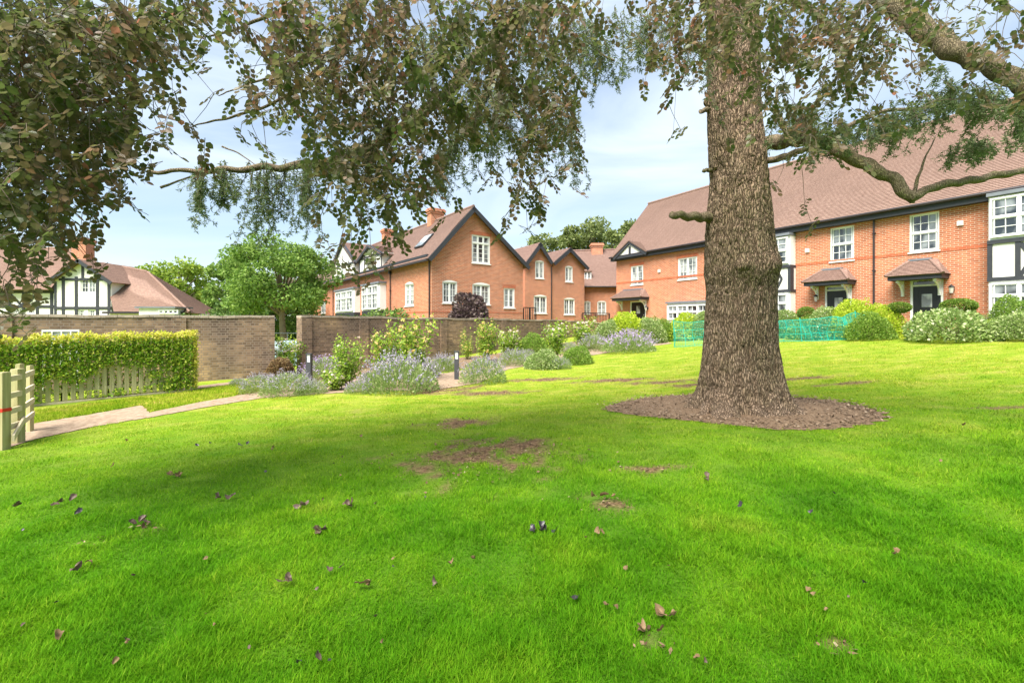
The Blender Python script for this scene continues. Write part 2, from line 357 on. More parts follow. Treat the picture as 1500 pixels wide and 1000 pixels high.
M['purple'] = foliage('purple_shrub_leaf', [(0, (.06, .04, .045)), (.5, (.11, .075, .075)), (1, (.22, .17, .14))], .3)
M['white_fl'] = foliage('white_petal', [(0, (.75, .75, .68)), (1, (.9, .9, .88))], .3)
M['net'] = foliage('green_plastic_mesh', [(0, (.0, .42, .33)), (1, (.04, .56, .45))], .3, .4)
M['stem'] = dirty('green_brown_stem', (.14, .13, .05), .8, .3, 12)
M['dead1'] = foliage('dead_leaf_tan', [(0, (.15, .09, .04)), (1, (.30, .20, .105))], .2, .6, field=.7, fieldc=(.13, .075, .035), fs=40)
M['dead2'] = foliage('dead_leaf_purple', [(0, (.05, .03, .022)), (1, (.12, .078, .058))], .12, .5, spec=.3, field=.5, fieldc=(.20, .145, .105), fs=40)
M['dead3'] = foliage('dead_leaf_black', [(0, (.022, .018, .022)), (1, (.05, .04, .045))], .1, .35, spec=.5)
M['bollard'] = dirty('grey_metal', (.06, .062, .068), .5, .2, 8)
M['red'] = mat('red_tape', (.6, .03, .02), .5)

# ---------------------------------------------------------------- ground sheet
def tanh_axis(lo, hi, step, far):
    a = np.arange(lo, hi+.01, step); g = 1.25**np.arange(1, 30)*step*3
    up = hi+np.cumsum(g); dn = lo-np.cumsum(g)
    return np.concatenate([dn[dn > -far][::-1], a, up[up < far]])
gx = tanh_axis(-16, 22, .16, 900); gy = tanh_axis(-4, 26, .16, 900)
GX, GY = np.meshgrid(gx, gy); GZ = tz(GX, GY)
V = np.stack([GX.ravel(), GY.ravel(), GZ.ravel()], 1); nx, ny = len(gx), len(gy)
I = np.arange(nx*ny).reshape(ny, nx)
lawn = npmesh('lawn_ground', V, [np.stack([I[:-1, :-1].ravel(), I[:-1, 1:].ravel(), I[1:, 1:].ravel(), I[1:, :-1].ravel()], 1)], M['lawn'], smooth=True)
lawn['kind'] = 'structure'
at_ = lawn.data.attributes.new('worn', 'FLOAT', 'POINT'); at_.data.foreach_set('value', worn(V[:, 0], V[:, 1]).astype(np.float32))

def strip(name, near, far, m, lift, nseg=60, nc=8):
    def samp(pl, t):
        pl = np.array(pl, float); k = t*(len(pl)-1); i = min(int(k), len(pl)-2); return pl[i]+(pl[i+1]-pl[i])*(k-i)
    V = []
    for i in range(nseg+1):
        a, b = samp(near, i/nseg), samp(far, i/nseg); a, b = ghit(*a), ghit(*b)
        j = .035*math.sin(i*2.3)+.02*math.sin(i*5.1)
        for k in range(nc+1):
            q = a.lerp(b, k/nc); V.append((q.x, q.y+(j if k in (0, nc) else 0), 0))
    V = np.array(V); V[:, 2] = tz(V[:, 0], V[:, 1])+lift
    I = np.arange(len(V)).reshape(nseg+1, nc+1)
    o = npmesh(name, V, [np.stack([I[:-1, :-1].ravel(), I[1:, :-1].ravel(), I[1:, 1:].ravel(), I[:-1, 1:].ravel()], 1)], m, smooth=True); o['kind'] = 'structure'; return V
NEAR = [(-90,700),(0,660),(55,643),(130,627),(200,615),(225,611),(300,597),(386,583),(470,577),(560,573),(640,571),(700,562),(745,541),(790,533),(890,517),(985,503)]
FAR = [(-90,652),(0,634),(55,620),(130,608),(208,594),(219,605),(300,588),(386,574),(470,560),(560,553),(620,550),(660,546),(735,532),(770,527),(860,512),(970,499)]
strip('path', NEAR, FAR, M['path'], .012, 120)
strip('path_behind_verge', [(255,575),(300,568),(350,562),(420,556)], [(255,571),(300,565),(350,559),(420,552)], M['path'], .012, 20, 3)
# planting bed soil under the borders (behind the path)
strip('flower_bed_soil', [(345,580),(400,574),(500,560),(620,549),(735,531),(860,511),(970,498)], [(345,566),(400,556),(500,540),(620,530),(735,517),(860,497),(970,488)], M['soil'], .006, 60)
strip('hedge_bed_soil', [(985,499),(1100,496),(1280,489),(1400,487),(1560,487)], [(985,478),(1100,478),(1280,476),(1400,478),(1560,478)], M['soil'], .006, 40)
# round bed of bark mulch under the tree
TREE = Vector((3.84, 7.75, 0)); TREE.z = T(TREE.x, TREE.y)
ML = [ghit(885,597), ghit(960,581), ghit(1090,578), ghit(1200,585), ghit(1270,597), ghit(1297,613), ghit(1240,627), ghit(1130,629), ghit(1000,616), ghit(920,607)]
def closed_spline(p, n):
    o = []; m = len(p)
    for i in range(n):
        t = i/n*m; k = int(t); f = t-k; a, b, c, d = (p[(k+j) % m] for j in (-1, 0, 1, 2))
        o.append(.5*((2*b)+(c-a)*f+(2*a-5*b+4*c-d)*f*f+(3*b-a-3*c+d)*f**3))
    return o
ring = closed_spline(ML, 96); cen = sum(ring, Vector((0, 0, 0)))/96
V = [(cen.x, cen.y, T(cen.x, cen.y)+.05)]
for k in range(1, 15):
    for i, q in enumerate(ring):
        j = 1+(.025*math.sin(i*1.9)+.018*math.sin(i*4.3)+.02*random.uniform(-1, 1)) if k == 14 else 1
        x, y = cen.x+(q.x-cen.x)*k/14*j, cen.y+(q.y-cen.y)*k/14*j; V.append((x, y, T(x, y)+.008+.05*(1-(k/14)**3)))
fq = []; ft = [[0, 1+i, 1+(i+1) % 96] for i in range(96)]
for k in range(13):
    for i in range(96): a = 1+k*96+i; b = 1+k*96+(i+1) % 96; fq.append([a, a+96, b+96, b])
mul = npmesh('mulch_ring', V, [np.array(ft), np.array(fq)], M['mulch'], smooth=True); mul['kind'] = 'structure'
ringpx = np.array([(q.x, q.y) for q in ring])
def in_ring(x, y, s=1.0):
    a = np.arctan2(y-cen.y, x-cen.x); ra = np.arctan2(ringpx[:, 1]-cen.y, ringpx[:, 0]-cen.x); rr = np.hypot(ringpx[:, 0]-cen.x, ringpx[:, 1]-cen.y)
    o = np.argsort(ra); return np.hypot(x-cen.x, y-cen.y) < np.interp(a, ra[o], rr[o], period=2*np.pi)*s

# generic card scatter: every card a small polygon; shape rows (along, across, lift)
LEAF6 = np.array([(0, 0, 0), (.28, .30, .06), (.68, .27, .05), (1, 0, 0), (.68, -.27, .05), (.28, -.30, .06)])
LEAF4 = np.array([(0, 0, 0), (.45, .32, .0), (1, 0, 0), (.45, -.32, 0)])
BLADE = np.array([(0, .5, 0), (0, -.5, 0), (.55, -.35, .12), (.55, .35, .12), (1, 0, .42)])
def cards(P0, D, Nn, size, width=1.0, shape=LEAF4, lift=1.0):
    """P0 (n,3) roots, D (n,3) unit directions, Nn (n,3) approx normals -> verts, faces"""
    n = len(P0); S = np.cross(D, Nn); S /= np.linalg.norm(S, axis=1)[:, None]+1e-9; U = np.cross(S, D)
    size = np.broadcast_to(np.asarray(size, float), (n,)); width = np.broadcast_to(np.asarray(width, float), (n,))
    V = P0[:, None]+D[:, None]*(shape[None, :, 0:1]*size[:, None, None])+S[:, None]*(shape[None, :, 1:2]*(size*width)[:, None, None])+U[:, None]*(shape[None, :, 2:3]*(size*lift)[:, None, None])
    k = len(shape); b = (np.arange(n)*k)[:, None]
    if shape is LEAF6: fs = [np.concatenate([b+np.array([[0, 1, 2, 3]]), b+np.array([[0, 3, 4, 5]])])]
    elif shape is BLADE: fs = [b+np.array([[0, 1, 2, 3]]), b+np.array([[3, 2, 4]])]
    else: fs = [b+np.array([list(range(k))])]
    return V.reshape(-1, 3), fs
def unit(a): return a/(np.linalg.norm(a, axis=1)[:, None]+1e-9)
def rdir(n): return unit(rng.normal(size=(n, 3)))

# mulch chips
n = 9000; a = rng.uniform(0, 2*np.pi, n); x = cen.x+2.6*rng.uniform(-1, 1, n); y = cen.y+1.6*rng.uniform(-1, 1, n); k = in_ring(x, y, 1.0+.09*rng.uniform(0, 1, n)**3); x, y = x[k], y[k]; n = len(x)
p = np.stack([x, y, tz(x, y)+.03+rng.uniform(0, .03, n)], 1); D = rdir(n); D[:, 2] *= .3; D = unit(D); Nn = rdir(n)*.5+np.array([0, 0, 1])
V, fs = cards(p, D, unit(Nn), rng.uniform(.02, .06, n), 1., LEAF4)
chips = npmesh('mulch_chips', V, fs, foliage('bark_chip', [(0, (.10, .07, .045)), (.5, (.21, .14, .085)), (.9, (.29, .21, .14)), (1, (.38, .30, .21))], .05, .8))
tag(chips, 'brown bark chips covering the ring of soil round the big trunk', 'bark chips', kind='stuff')

# ---------------------------------------------------------------- grass blades
NEARP = np.array(NEAR, float)
LAWN_FAR = np.array([(-400,760),(-90,704),(0,664),(55,646),(130,630),(225,613),(300,600),(386,586),(470,582),(600,577),(690,568),(745,546),(800,537),(890,521),(985,507),(1060,504),(1275,492),(1330,490),(1500,488),(1700,488)], float)
def project(x, y, z): return 750+x/y*F, HY-(z-E)/y*F
def grass(n, y0, y1, hb, wb, name, pw=1.0):
    u = rng.uniform(0, 1, n); y = (y0**(1-pw)+u*(y1**(1-pw)-y0**(1-pw)))**(1/(1-pw)) if pw != 1 else y0*(y1/y0)**u
    x = rng.uniform(-1.32, 1.32, n)*y; z = tz(x, y); px, py = project(x, y, z)
    keep = (py > np.interp(px, LAWN_FAR[:, 0], LAWN_FAR[:, 1])+(vnoise(np.stack([x*5, y*5, x*0], 1), 31)-.75)*7) & ~in_ring(x, y, .99)
    w_ = worn(x, y); keep &= rng.uniform(0, 1, n) > w_*1.12
    x, y, z = x[keep], y[keep], z[keep]; n = len(x); w_ = w_[keep]
    cl = fbm(np.stack([x*2.6, y*2.6, x*0], 1), 3, 5); cl2 = vnoise(np.stack([x*9, y*9, x*0], 1), 9)
    h = hb*(.48+1.6*np.clip(cl-.17, 0, 1))*(.6+.8*rng.uniform(0, 1, n))*(.75+.5*cl2)*(1-.5*w_)
    la = vnoise(np.stack([x*3.1, y*3.1, x*0+4], 1), 12)*4*np.pi+rng.normal(0, 1.7, n)
    lean = np.abs(rng.normal(.42, .34, n))+.05
    D = unit(np.stack([np.cos(la)*lean, np.sin(la)*lean, np.ones(n)], 1)); Nn = np.stack([-np.cos(la+rng.normal(0, .5, n)), -np.sin(la), .2*np.ones(n)], 1)
    V, fs = cards(np.stack([x, y, z-.004], 1), D, unit(Nn), h, wb*(.6+.8*rng.uniform(0, 1, n))/np.maximum(h, .01)*(1+y*.10), BLADE, -1.)
    return V, fs, n
Vs = []; q4 = []; q3 = []; off = 0
for n, y0, y1, hb, wb, pw in [(460000, 1.5, 5.5, .045, .0030, 1.0), (260000, 5.5, 13, .038, .0036, 1.0), (130000, 13, 27, .038, .005, 1.0)]:
    V, fs, m_ = grass(n, y0, y1, hb, wb, '', pw); Vs.append(V); q4.append(fs[0]+off); q3.append(fs[1]+off); off += len(V)
gr = npmesh('lawn_grass', np.concatenate(Vs), [np.concatenate(q4), np.concatenate(q3)], M['blade'])
tag(gr, 'bright green grass of the lawn round the tree', 'grass', kind='stuff')
# dry bits lying on the worn earth
px_ = []
for a, b, rx, ry in PATCH:
    m_ = int(500*min(1.2, rx*ry*2.5)+6); px_.append(np.stack([a+rng.normal(0, .6, m_)*rx, b+rng.normal(0, .6, m_)*ry], 1))
q = np.concatenate(px_); n = len(q); p = np.stack([q[:, 0], q[:, 1], tz(q[:, 0], q[:, 1])+rng.uniform(.006, .03, n)], 1); D = rdir(n); D[:, 2] *= .25
V, fs = cards(p, unit(D), unit(rdir(n)*.6+np.array([0, 0, 1])), rng.uniform(.015, .05, n), rng.uniform(.25, 1.2, n), LEAF4)
lt = npmesh('dry_litter', V, fs, foliage('dry_litter_bits', [(0, (.06, .035, .02)), (.5, (.14, .085, .045)), (.9, (.26, .18, .10)), (1, (.40, .32, .20))], .1, .8))
tag(lt, 'crumbs of dry leaf and straw lying on the worn patches of the lawn', 'leaf litter', kind='stuff')
# verge between the fence and the path
Vs = []; n = 26000; px = rng.uniform(50, 420, n); lo = np.interp(px, [50, 130, 208, 219, 300, 386, 420], [620, 607, 594, 604, 587, 573, 566]); hi = np.interp(px, [50, 283, 420], [602, 573, 552]); py = hi+(lo-hi)*rng.uniform(0, 1, n)
yy = 667*1.8/(py-HY)
for _ in range(6): xx = (px-750)/F*yy; yy = F*(E-tz(xx, yy))/(py-HY)
xx = (px-750)/F*yy; k = ~((py > np.interp(px, [255, 300, 350, 420], [571, 565, 559, 552])-1) & (py < np.interp(px, [255, 300, 350, 420], [575, 568, 562, 556])+1) & (px > 255))
xx, yy = xx[k], yy[k]; n = len(xx); D = unit(rdir(n)*.45+np.array([0, 0, 1])); Nn = rdir(n)
V, fs = cards(np.stack([xx, yy, tz(xx, yy)-.004], 1), D, Nn, rng.uniform(.03, .08, n), .17, BLADE, .6)
vg = npmesh('verge_grass', V, fs, M['blade']); tag(vg, 'strip of mown grass between the slatted fence and the gravel path', 'grass', kind='stuff')

# ---------------------------------------------------------------- facades and building parts
def clip_poly(p, n, d):
    """keep the side where p.n <= d (2d)"""
    o = []
    for i in range(len(p)):
        a, b = p[i], p[(i+1) % len(p)]; da = a[0]*n[0]+a[1]*n[1]-d; db = b[0]*n[0]+b[1]*n[1]-d
        if da <= 0: o.append(a)
        if (da < 0 < db) or (db < 0 < da): t = da/(da-db); o.append((a[0]+(b[0]-a[0])*t, a[1]+(b[1]-a[1])*t))
    return o
class Facade:
    def __init__(s, p0, p1, z0, z1, house):
        s.p0 = Vector((p0[0], p0[1], 0)); d = Vector((p1[0]-p0[0], p1[1]-p0[1], 0)); s.L = d.length; s.d = d.normalized()
        s.n = Vector((s.d.y, -s.d.x, 0)); s.z0, s.z1 = z0, z1; s.h = house; s.holes = []; s.clips = []; s.off = 0
    def offset(s, o, house=None):
        q = Facade(s.p0+s.n*o, s.p0+s.n*o+s.d*s.L, s.z0, s.z1, house or s.h); return q
    def hit(s, px, py):
        r = Vector(((px-750)/F, 1, -(py-HY)/F)); c = Vector((0, 0, E)); t = (s.p0-c).dot(s.n)/r.dot(s.n); q = c+r*t
        return (q-s.p0).dot(s.d), q.z
    def rect(s, x0, y0, x1, y1):
        ua, za = s.hit(x0, (y0+y1)/2); ub, zb = s.hit(x1, (y0+y1)/2); cx = (x0+x1)/2
        return ua, ub, s.hit(cx, y1)[1], s.hit(cx, y0)[1]
    def pt(s, u, z, o=0): v = s.p0+s.d*u+s.n*o; return Vector((v.x, v.y, z))
    def bx(s, mb, u0, u1, z0, z1, o0, o1): return mb.box(s.pt(u0, z0, o0), s.d*(u1-u0), s.n*(o1-o0), Vector((0, 0, z1-z0)))
    def bar(s, mb, a, b, w_, o0, o1):
        """timber from (u,z) a to b in the facade plane"""
        A, B = s.pt(*a, o0), s.pt(*b, o0); t = (B-A).normalized(); c = t.cross(s.n)*w_; return mb.box(A-c/2, B-A, c, s.n*(o1-o0))
    def wall(s, m='brick', name='wall', rev=.13, thick=.3):
        us = sorted({0, s.L, *[max(0, min(s.L, x)) for h in s.holes for x in h[:2]]}); zs = sorted({s.z0, s.z1, *[x for h in s.holes for x in h[2:4]]}); mb = MB()
        for i in range(len(us)-1):
            for j in range(len(zs)-1):
                cu, cz = (us[i]+us[i+1])/2, (zs[j]+zs[j+1])/2
                if any(h[0] < cu < h[1] and h[2] < cz < h[3] for h in s.holes): continue
                p = [(us[i], zs[j]), (us[i+1], zs[j]), (us[i+1], zs[j+1]), (us[i], zs[j+1])]
                for n_, d_ in s.clips: p = clip_poly(p, n_, d_) if p else p
                if len(p) > 2: mb.poly([s.pt(*q) for q in p])
        for u0, u1, z0, z1 in s.holes:
            for a, b in (((u0, z0), (u0, z1)), ((u0, z1), (u1, z1)), ((u1, z1), (u1, z0)), ((u1, z0), (u0, z0))):
                mb.poly([s.pt(*a), s.pt(*b), s.pt(*b, -rev), s.pt(*a, -rev)])
        return mb.build(name, M[m], s.h)
    def window(s, x0, y0, x1, y1, lights=2, cols=2, rows=3, trans=None, glass='glass', parent=None, proud=False, arch=False, hole=True, sill=True, fw=.06, name='window'):
        """lights = casements side by side, each cols x rows panes; trans = height fraction of a transom"""
        u0, u1, z0, z1 = s.rect(x0, y0, x1, y1); par = parent or s.h
        if u1 < u0: u0, u1 = u1, u0
        o = .0 if proud else -.10
        if hole and not proud: s.holes.append((u0, u1, z0, z1))
        mb = MB(); e = .002
        s.bx(mb, u0+e, u1-e, z0+e, z0+fw, o, o+.07); s.bx(mb, u0+e, u1-e, z1-fw, z1-e, o, o+.07)
        s.bx(mb, u0+e, u0+fw, z0+fw, z1-fw, o, o+.07); s.bx(mb, u1-fw, u1-e, z0+fw, z1-fw, o, o+.07)
        lw = (u1-u0-fw*2)/lights; zt = z0+(z1-z0)*trans if trans else None
        for i in range(1, lights): s.bx(mb, u0+fw+lw*i-.03, u0+fw+lw*i+.03, z0+fw, z1-fw, o, o+.065)
        if zt: s.bx(mb, u0+fw, u1-fw, zt-.035, zt+.035, o, o+.072)
        for i in range(lights):
            a = u0+fw+lw*i+.03; b = a+lw-.06
            for zz0, zz1, rr in ([(z0+fw, z1-fw, rows)] if not zt else [(z0+fw, zt-.035, rows), (zt+.035, z1-fw, 1 if trans > .6 else rows)]):
                s.bx(mb, a, a+.03, zz0, zz1, o, o+.05); s.bx(mb, b-.03, b, zz0, zz1, o, o+.05); s.bx(mb, a+.03, b-.03, zz0, zz0+.03, o, o+.05); s.bx(mb, a+.03, b-.03, zz1-.03, zz1, o, o+.05)
                for k in range(1, cols): c = a+(b-a)*k/cols; s.bx(mb, c-.011, c+.011, zz0+.03, zz1-.03, o, o+.042)
                for k in range(1, rr): c = zz0+(zz1-zz0)*k/rr; s.bx(mb, a+.03, b-.03, c-.011, c+.011, o, o+.040)
        if arch:   # segmental head: two white corner wedges under a shallow curve, brick arch above
            q = .10*(u1-u0); pts = [(u0+(u1-u0)*t, z1+q*(1-(2*t-1)**2)) for t in [k/8 for k in range(9)]]
            for a_, b_ in zip(pts[:-1], pts[1:]): mb.poly([s.pt(a_[0], z1-.01, .006), s.pt(b_[0], z1-.01, .006), s.pt(*b_, .006), s.pt(*a_, .006)])
        f = mb.build(name, M['white'], par)
        g = MB(); g.poly([s.pt(u0+fw, z0+fw, o+.015), s.pt(u1-fw, z0+fw, o+.015), s.pt(u1-fw, z1-fw, o+.015), s.pt(u0+fw, z1-fw, o+.015)])
        g.build('pane', M[glass], f)
        if sill and not proud:
            g = MB(); s.bx(g, u0-.04, u1+.04, z0-.05, z0-.001, -.09, .05); g.build('sill', M['white'], f)
            if not arch:
                g = MB(); s.bx(g, u0-.09, u1+.09, z1+.001, z1+.21, -.01, .006); g.build('lintel', M['brick_band'], f)
        return f, (u0, u1, z0, z1)
    def pipe(s, px, y0, y1, z1=None):
        u, zt = s.hit(px, y0); zb = s.hit(px, y1)[1]; mb = MB(); r = .036
        mb.tube([s.pt(u, zb, .07), s.pt(u, zt, .07)], r, 8); s.bx(mb, u-.09, u+.09, zt-.06, zt+.12, .02, .17)
        z = zb
        while z < zt: s.bx(mb, u-.06, u+.06, z, z+.03, .002, .112); z += 1.6
        mb.build('downpipe', M['pipe'], s.h)
def roof(name, e0, e1, r0, r1, m, parent, gauge=.12, lip=.022, thick=.05, wav=.0):
    """pitched roof plane laid in stepped courses from eave e0-e1 to ridge r0-r1"""
    e0, e1, r0, r1 = map(Vector, (e0, e1, r0, r1)); n = (e1-e0).cross(r0-e0)
    if n.length < 1e-6: n = (e1-e0).cross(r1-e0)
    n = n.normalized()
    if n.z < 0: n = -n
    sl = max((r0-e0).length, 1e-3); k = max(2, int(sl/gauge)); mb = MB(); seg = 12 if wav else 1
    for i in range(k):
        t0, t1 = i/k, (i+1)/k; hz = n*lip
        A, B, C_, D_ = e0.lerp(r0, t0), e1.lerp(r1, t0), e1.lerp(r1, t1), e0.lerp(r0, t1)
        for j in range(seg):
            f0, f1 = j/seg, (j+1)/seg
            wv = lambda f, t: n*wav*(math.sin(f*17+t*5)+math.sin(f*7-t*9))
            a, b, c, d = A.lerp(B, f0)+wv(f0, t0), A.lerp(B, f1)+wv(f1, t0), D_.lerp(C_, f1)+wv(f1, t1), D_.lerp(C_, f0)+wv(f0, t1)
            mb.poly([a+hz, b+hz, c, d]); mb.poly([a, b, b+hz, a+hz])
    dn = n*thick; q = [e0, e1, r1, r0]
    mb.poly([v-dn for v in q][::-1])
    for i in range(4): a, b = q[i], q[(i+1) % 4]; mb.poly([a, a-dn, b-dn, b])
    # make upward faces
    for f in mb.f:
        p = [mb.v[i] for i in f]; nn = sum((p[i].cross(p[(i+1) % len(p)]) for i in range(len(p))), Vector((0, 0, 0)))
        if abs(nn.normalized().dot(n)) > .9 and nn.dot(n) < 0 and f is not mb.f[k*2*seg]: f.reverse()
    return mb.build(name, M[m], parent)
def ridge(a, b, m, parent, r=.09, name='ridge_tiles'):
    mb = MB(); a, b = Vector(a), Vector(b); k = max(2, int((b-a).length/.4)); pts = []; rad = []
    for i in range(k): pts += [a.lerp(b, i/k), a.lerp(b, (i+.93)/k)]; rad += [r, r*.92]
    return mb.tube(pts, rad, 8).build(name, M[m], parent)
def plank(name, a, b, w_, t_, m, parent, side):
    """board from a to b, hanging w_ down, t_ thick toward side"""
    a, b = Vector(a), Vector(b); mb = MB(); d = b-a; dn = side.cross(d).normalized()*w_
    if dn.z > 0: dn = -dn
    return mb.box(a, d, dn, side*t_).build(name, M[m], parent)
def chimney(c, w_, d_, z0, z1, parent, pots=2, rz=.6):
    mb = MB(); X = Vector((math.cos(rz), math.sin(rz), 0)); Y_ = Vector((-X.y, X.x, 0)); c = Vector((c[0], c[1], 0))
    def b(s_, za, zb): mb.box(c-X*(w_/2+s_)-Y_*(d_/2+s_)+Vector((0, 0, za)), X*(w_+2*s_), Y_*(d_+2*s_), Vector((0, 0, zb-za)))
    b(0, z0, z1-.35); b(.05, z1-.35, z1-.22); b(.1, z1-.22, z1-.08); b(.04, z1-.08, z1)
    ch = mb.build('chimney', M['brick'], parent)
    for k in range(pots):
        g = MB(); q = c+X*(w_*(k+.5)/pots-w_/2); g.lathe((q.x, q.y, z1+.001), [(.12, 0), (.1, .3), (.13, .33), (.13, .38)], 10); g.build('chimney_pot', M['tile3'], ch)
    return ch

# ================================================================ brick terrace on the right
DIR = Vector((.519, -.855, 0)).normalized(); Q = Vector((16.4, 18, 0))
def along(px, base=Q, d=DIR):
    r = (px-750)/F; t = (base.x-r*base.y)/(r*d.y-d.x); return base+d*t
L0, L1 = along(903), along(1760)
GZR = 1.0; EV = E+4.62
terr = empty('brick_terrace', (L0.x, L0.y, GZR-.3), 'long red brick terrace with tiled door canopies and white windows behind the large tree', 'building')
A = Facade(L0, L1, GZR-.6, EV, terr)
for q in [(924,389,942,417,2,1,3), (993,377,1021,409,2,2,3)]: A.window(*q[:4], q[4], q[5] if q[0] < 950 else 2, 3, glass='glass_pale')
A.window(1216,332,1251,382, 1, 3, 2, trans=.5); A.window(1332,312,1376,368, 1, 3, 2, trans=.5)
# doors
def door(fx0, ftop, fx1, par, canopy, lampx, lampy):
    u0, u1, _, z1 = A.rect(fx0, ftop, fx1, ftop+10); zb = GZR
    A.holes.append((u0, u1, zb, z1))
    d = MB(); A.bx(d, u0+.09, u1-.09, zb+.01, zb+2.03, -.10, -.06)
    for k in range(6): c = u0+.1+(u1-u0-.2)*k/6; A.bx(d, c, c+.012, zb+.06, zb+2.0, -.06, -.054)
    dr = d.build('door', M['black'], par)
    g = MB(); um = (u0+u1)/2; A.bx(g, um-.16, um+.16, zb+1.2, zb+1.72, -.06, -.045); g.build('door_light', M['glass_pale'], dr)
    g = MB(); g.ball(A.pt(u1-.2, zb+1.08, -.03), .035); g.build('handle', M['lamp_glass'], dr)
    f = MB()
    for a, b in ((u0+.002, u0+.08), (u1-.08, u1-.002)): A.bx(f, a, b, zb, z1-.002, -.11, -.02)
    A.bx(f, u0+.08, u1-.08, z1-.07, z1-.002, -.11, -.02); A.bx(f, u0+.08, u1-.08, zb+2.035, zb+2.10, -.11, -.02)
    f.build('door_frame', M['white'], par)
    g = MB(); A.bx(g, u0+.08, u1-.08, zb+2.10, z1-.07, -.09, -.08); g.build('fanlight', M['glass'], par)
    # canopy: hipped tiled hood on brackets
    cu0, cu1, cz0, cz1 = A.rect(*canopy); pr = .75; cb = cz0+.17; can = MB()
    ua, ub = cu0-.02, cu1-.25
    A.bx(can, ua, ub, cz0, cb, .0, pr); cn = can.build('door_canopy', M['timber'], par)
    s_ = .55; zt = cz1
    roof('canopy_tiles', A.pt(ua-.06, cb, pr+.08), A.pt(ub+.06, cb, pr+.08), A.pt(ua+s_, zt, .1), A.pt(ub-s_, zt, .1), 'tile2', cn, .1, .02, .03)
    mb = MB(); mb.poly([A.pt(ua-.06, cb+.01, pr+.08), A.pt(ua+s_, zt, .1), A.pt(ua+s_*.6, zt, .0), A.pt(ua-.06, cb+.01, .0)]); mb.build('canopy_tiles', M['tile2'], cn); mb = MB(); mb.poly([A.pt(ub+.06, cb+.01, pr+.08), A.pt(ub+.06, cb+.01, .0), A.pt(ub-s_*.6, zt, .0), A.pt(ub-s_, zt, .1)])
    mb.build('canopy_tiles', M['tile2'], cn)
    for (a, b, c, d_) in ((A.pt(ua-.06, cb+.02, pr+.08), A.pt(ua+s_, zt+.01, .1), .05, 0), (A.pt(ub+.06, cb+.02, pr+.08), A.pt(ub-s_, zt+.01, .1), .05, 0)):
        ridge(a, b, 'tile2', cn, .055, 'hip_tiles')
    g = MB(); A.bx(g, ua+s_-.08, ub-s_+.08, zt-.03, zt+.05, 0, .18); g.build('lead_flashing', M['lead'], cn)
    for c in (ua+.22, ub-.3):
        g = MB(); A.bx(g, c, c+.09, cz0-.62, cz0-.002, .0, .09); A.bx(g, c, c+.09, cz0-.10, cz0-.002, .09, .6)
        pts = [(.09, -.55), (.14, -.35), (.26, -.2), (.48, -.10)]
        g.tube([A.pt(c+.045, cz0+b_, a_) for a_, b_ in pts], .04, 6); g.build('canopy_bracket', M['white'], cn)
    if lampx:
        u, z = A.hit(lampx, lampy); g = MB(); A.bx(g, u-.05, u+.05, z-.05, z+.12, 0, .05); g.tube([A.pt(u, z+.1, .05), A.pt(u, z+.19, .13), A.pt(u, z+.16, .18)], .014, 6)
        g.lathe(A.pt(u, z-.16, .18), [(.045, 0), (.05, .02)], 8); g.lathe(A.pt(u, z+.08, .18), [(.10, 0), (.06, .06), (.02, .09)], 8); lm = g.build('wall_lantern', M['black'], par)
        g = MB(); g.lathe(A.pt(u, z-.14, .18), [(.05, 0), (.08, .21)], 8); g.build('lantern_glass', M['lamp_glass'], lm)
door(923, 441, 946, terr, (908,424,955,440), 949, 452)
door(1208, 418, 1248, terr, (1190,394,1263,418), 1198, 437)
door(1333, 408, 1382, terr, (1312,380,1403,410), 1396, 424)
for px, py in ((1183,367),(1407,327),(966,397)):
    u, z = A.hit(px, py); g = MB(); A.bx(g, u-.09, u+.09, z-.09, z+.09, 0, .06); A.bx(g, u-.06, u+.06, z-.06, z+.06, .06, .07); g.build('vent_box', M['render'], terr)
A.pipe(1281, 317, 452)
# raised soldier course band
u0, zb = A.hit(1164, 389); g = MB(); A.bx(g, 0, A.L, zb-.04, zb+.075, -.01, .012); g.build('brick_band', M['brick_band'], terr)
# ground-floor bay with flat lead roof, left of the trunk
B = A.offset(.55)
u0, u1, z0, z1 = B.rect(976,443,1058,471); z0 = GZR
bay = MB(); B.bx(bay, u0, u1, z1, z1+.10, -.549, .10); bm = bay.build('bay_roof', M['lead'], terr)
g = MB(); B.bx(g, u0+.02, u1-.02, z0-.4, z0+.55, -.549, -.02); g.build('bay_base', M['brick'], terr)
g = MB(); B.bx(g, u0+.04, u1-.04, z0+.55, z1-.002, -.549, -.04); g.build('bay_frame', M['white'], terr)
B.window(978,446,1056,468, 5, 2, 1, trans=.52, proud=True)
S = Facade(B.pt(u0+.02, 0, -.55), B.pt(u0+.02, 0, 0), 0, 5, terr)
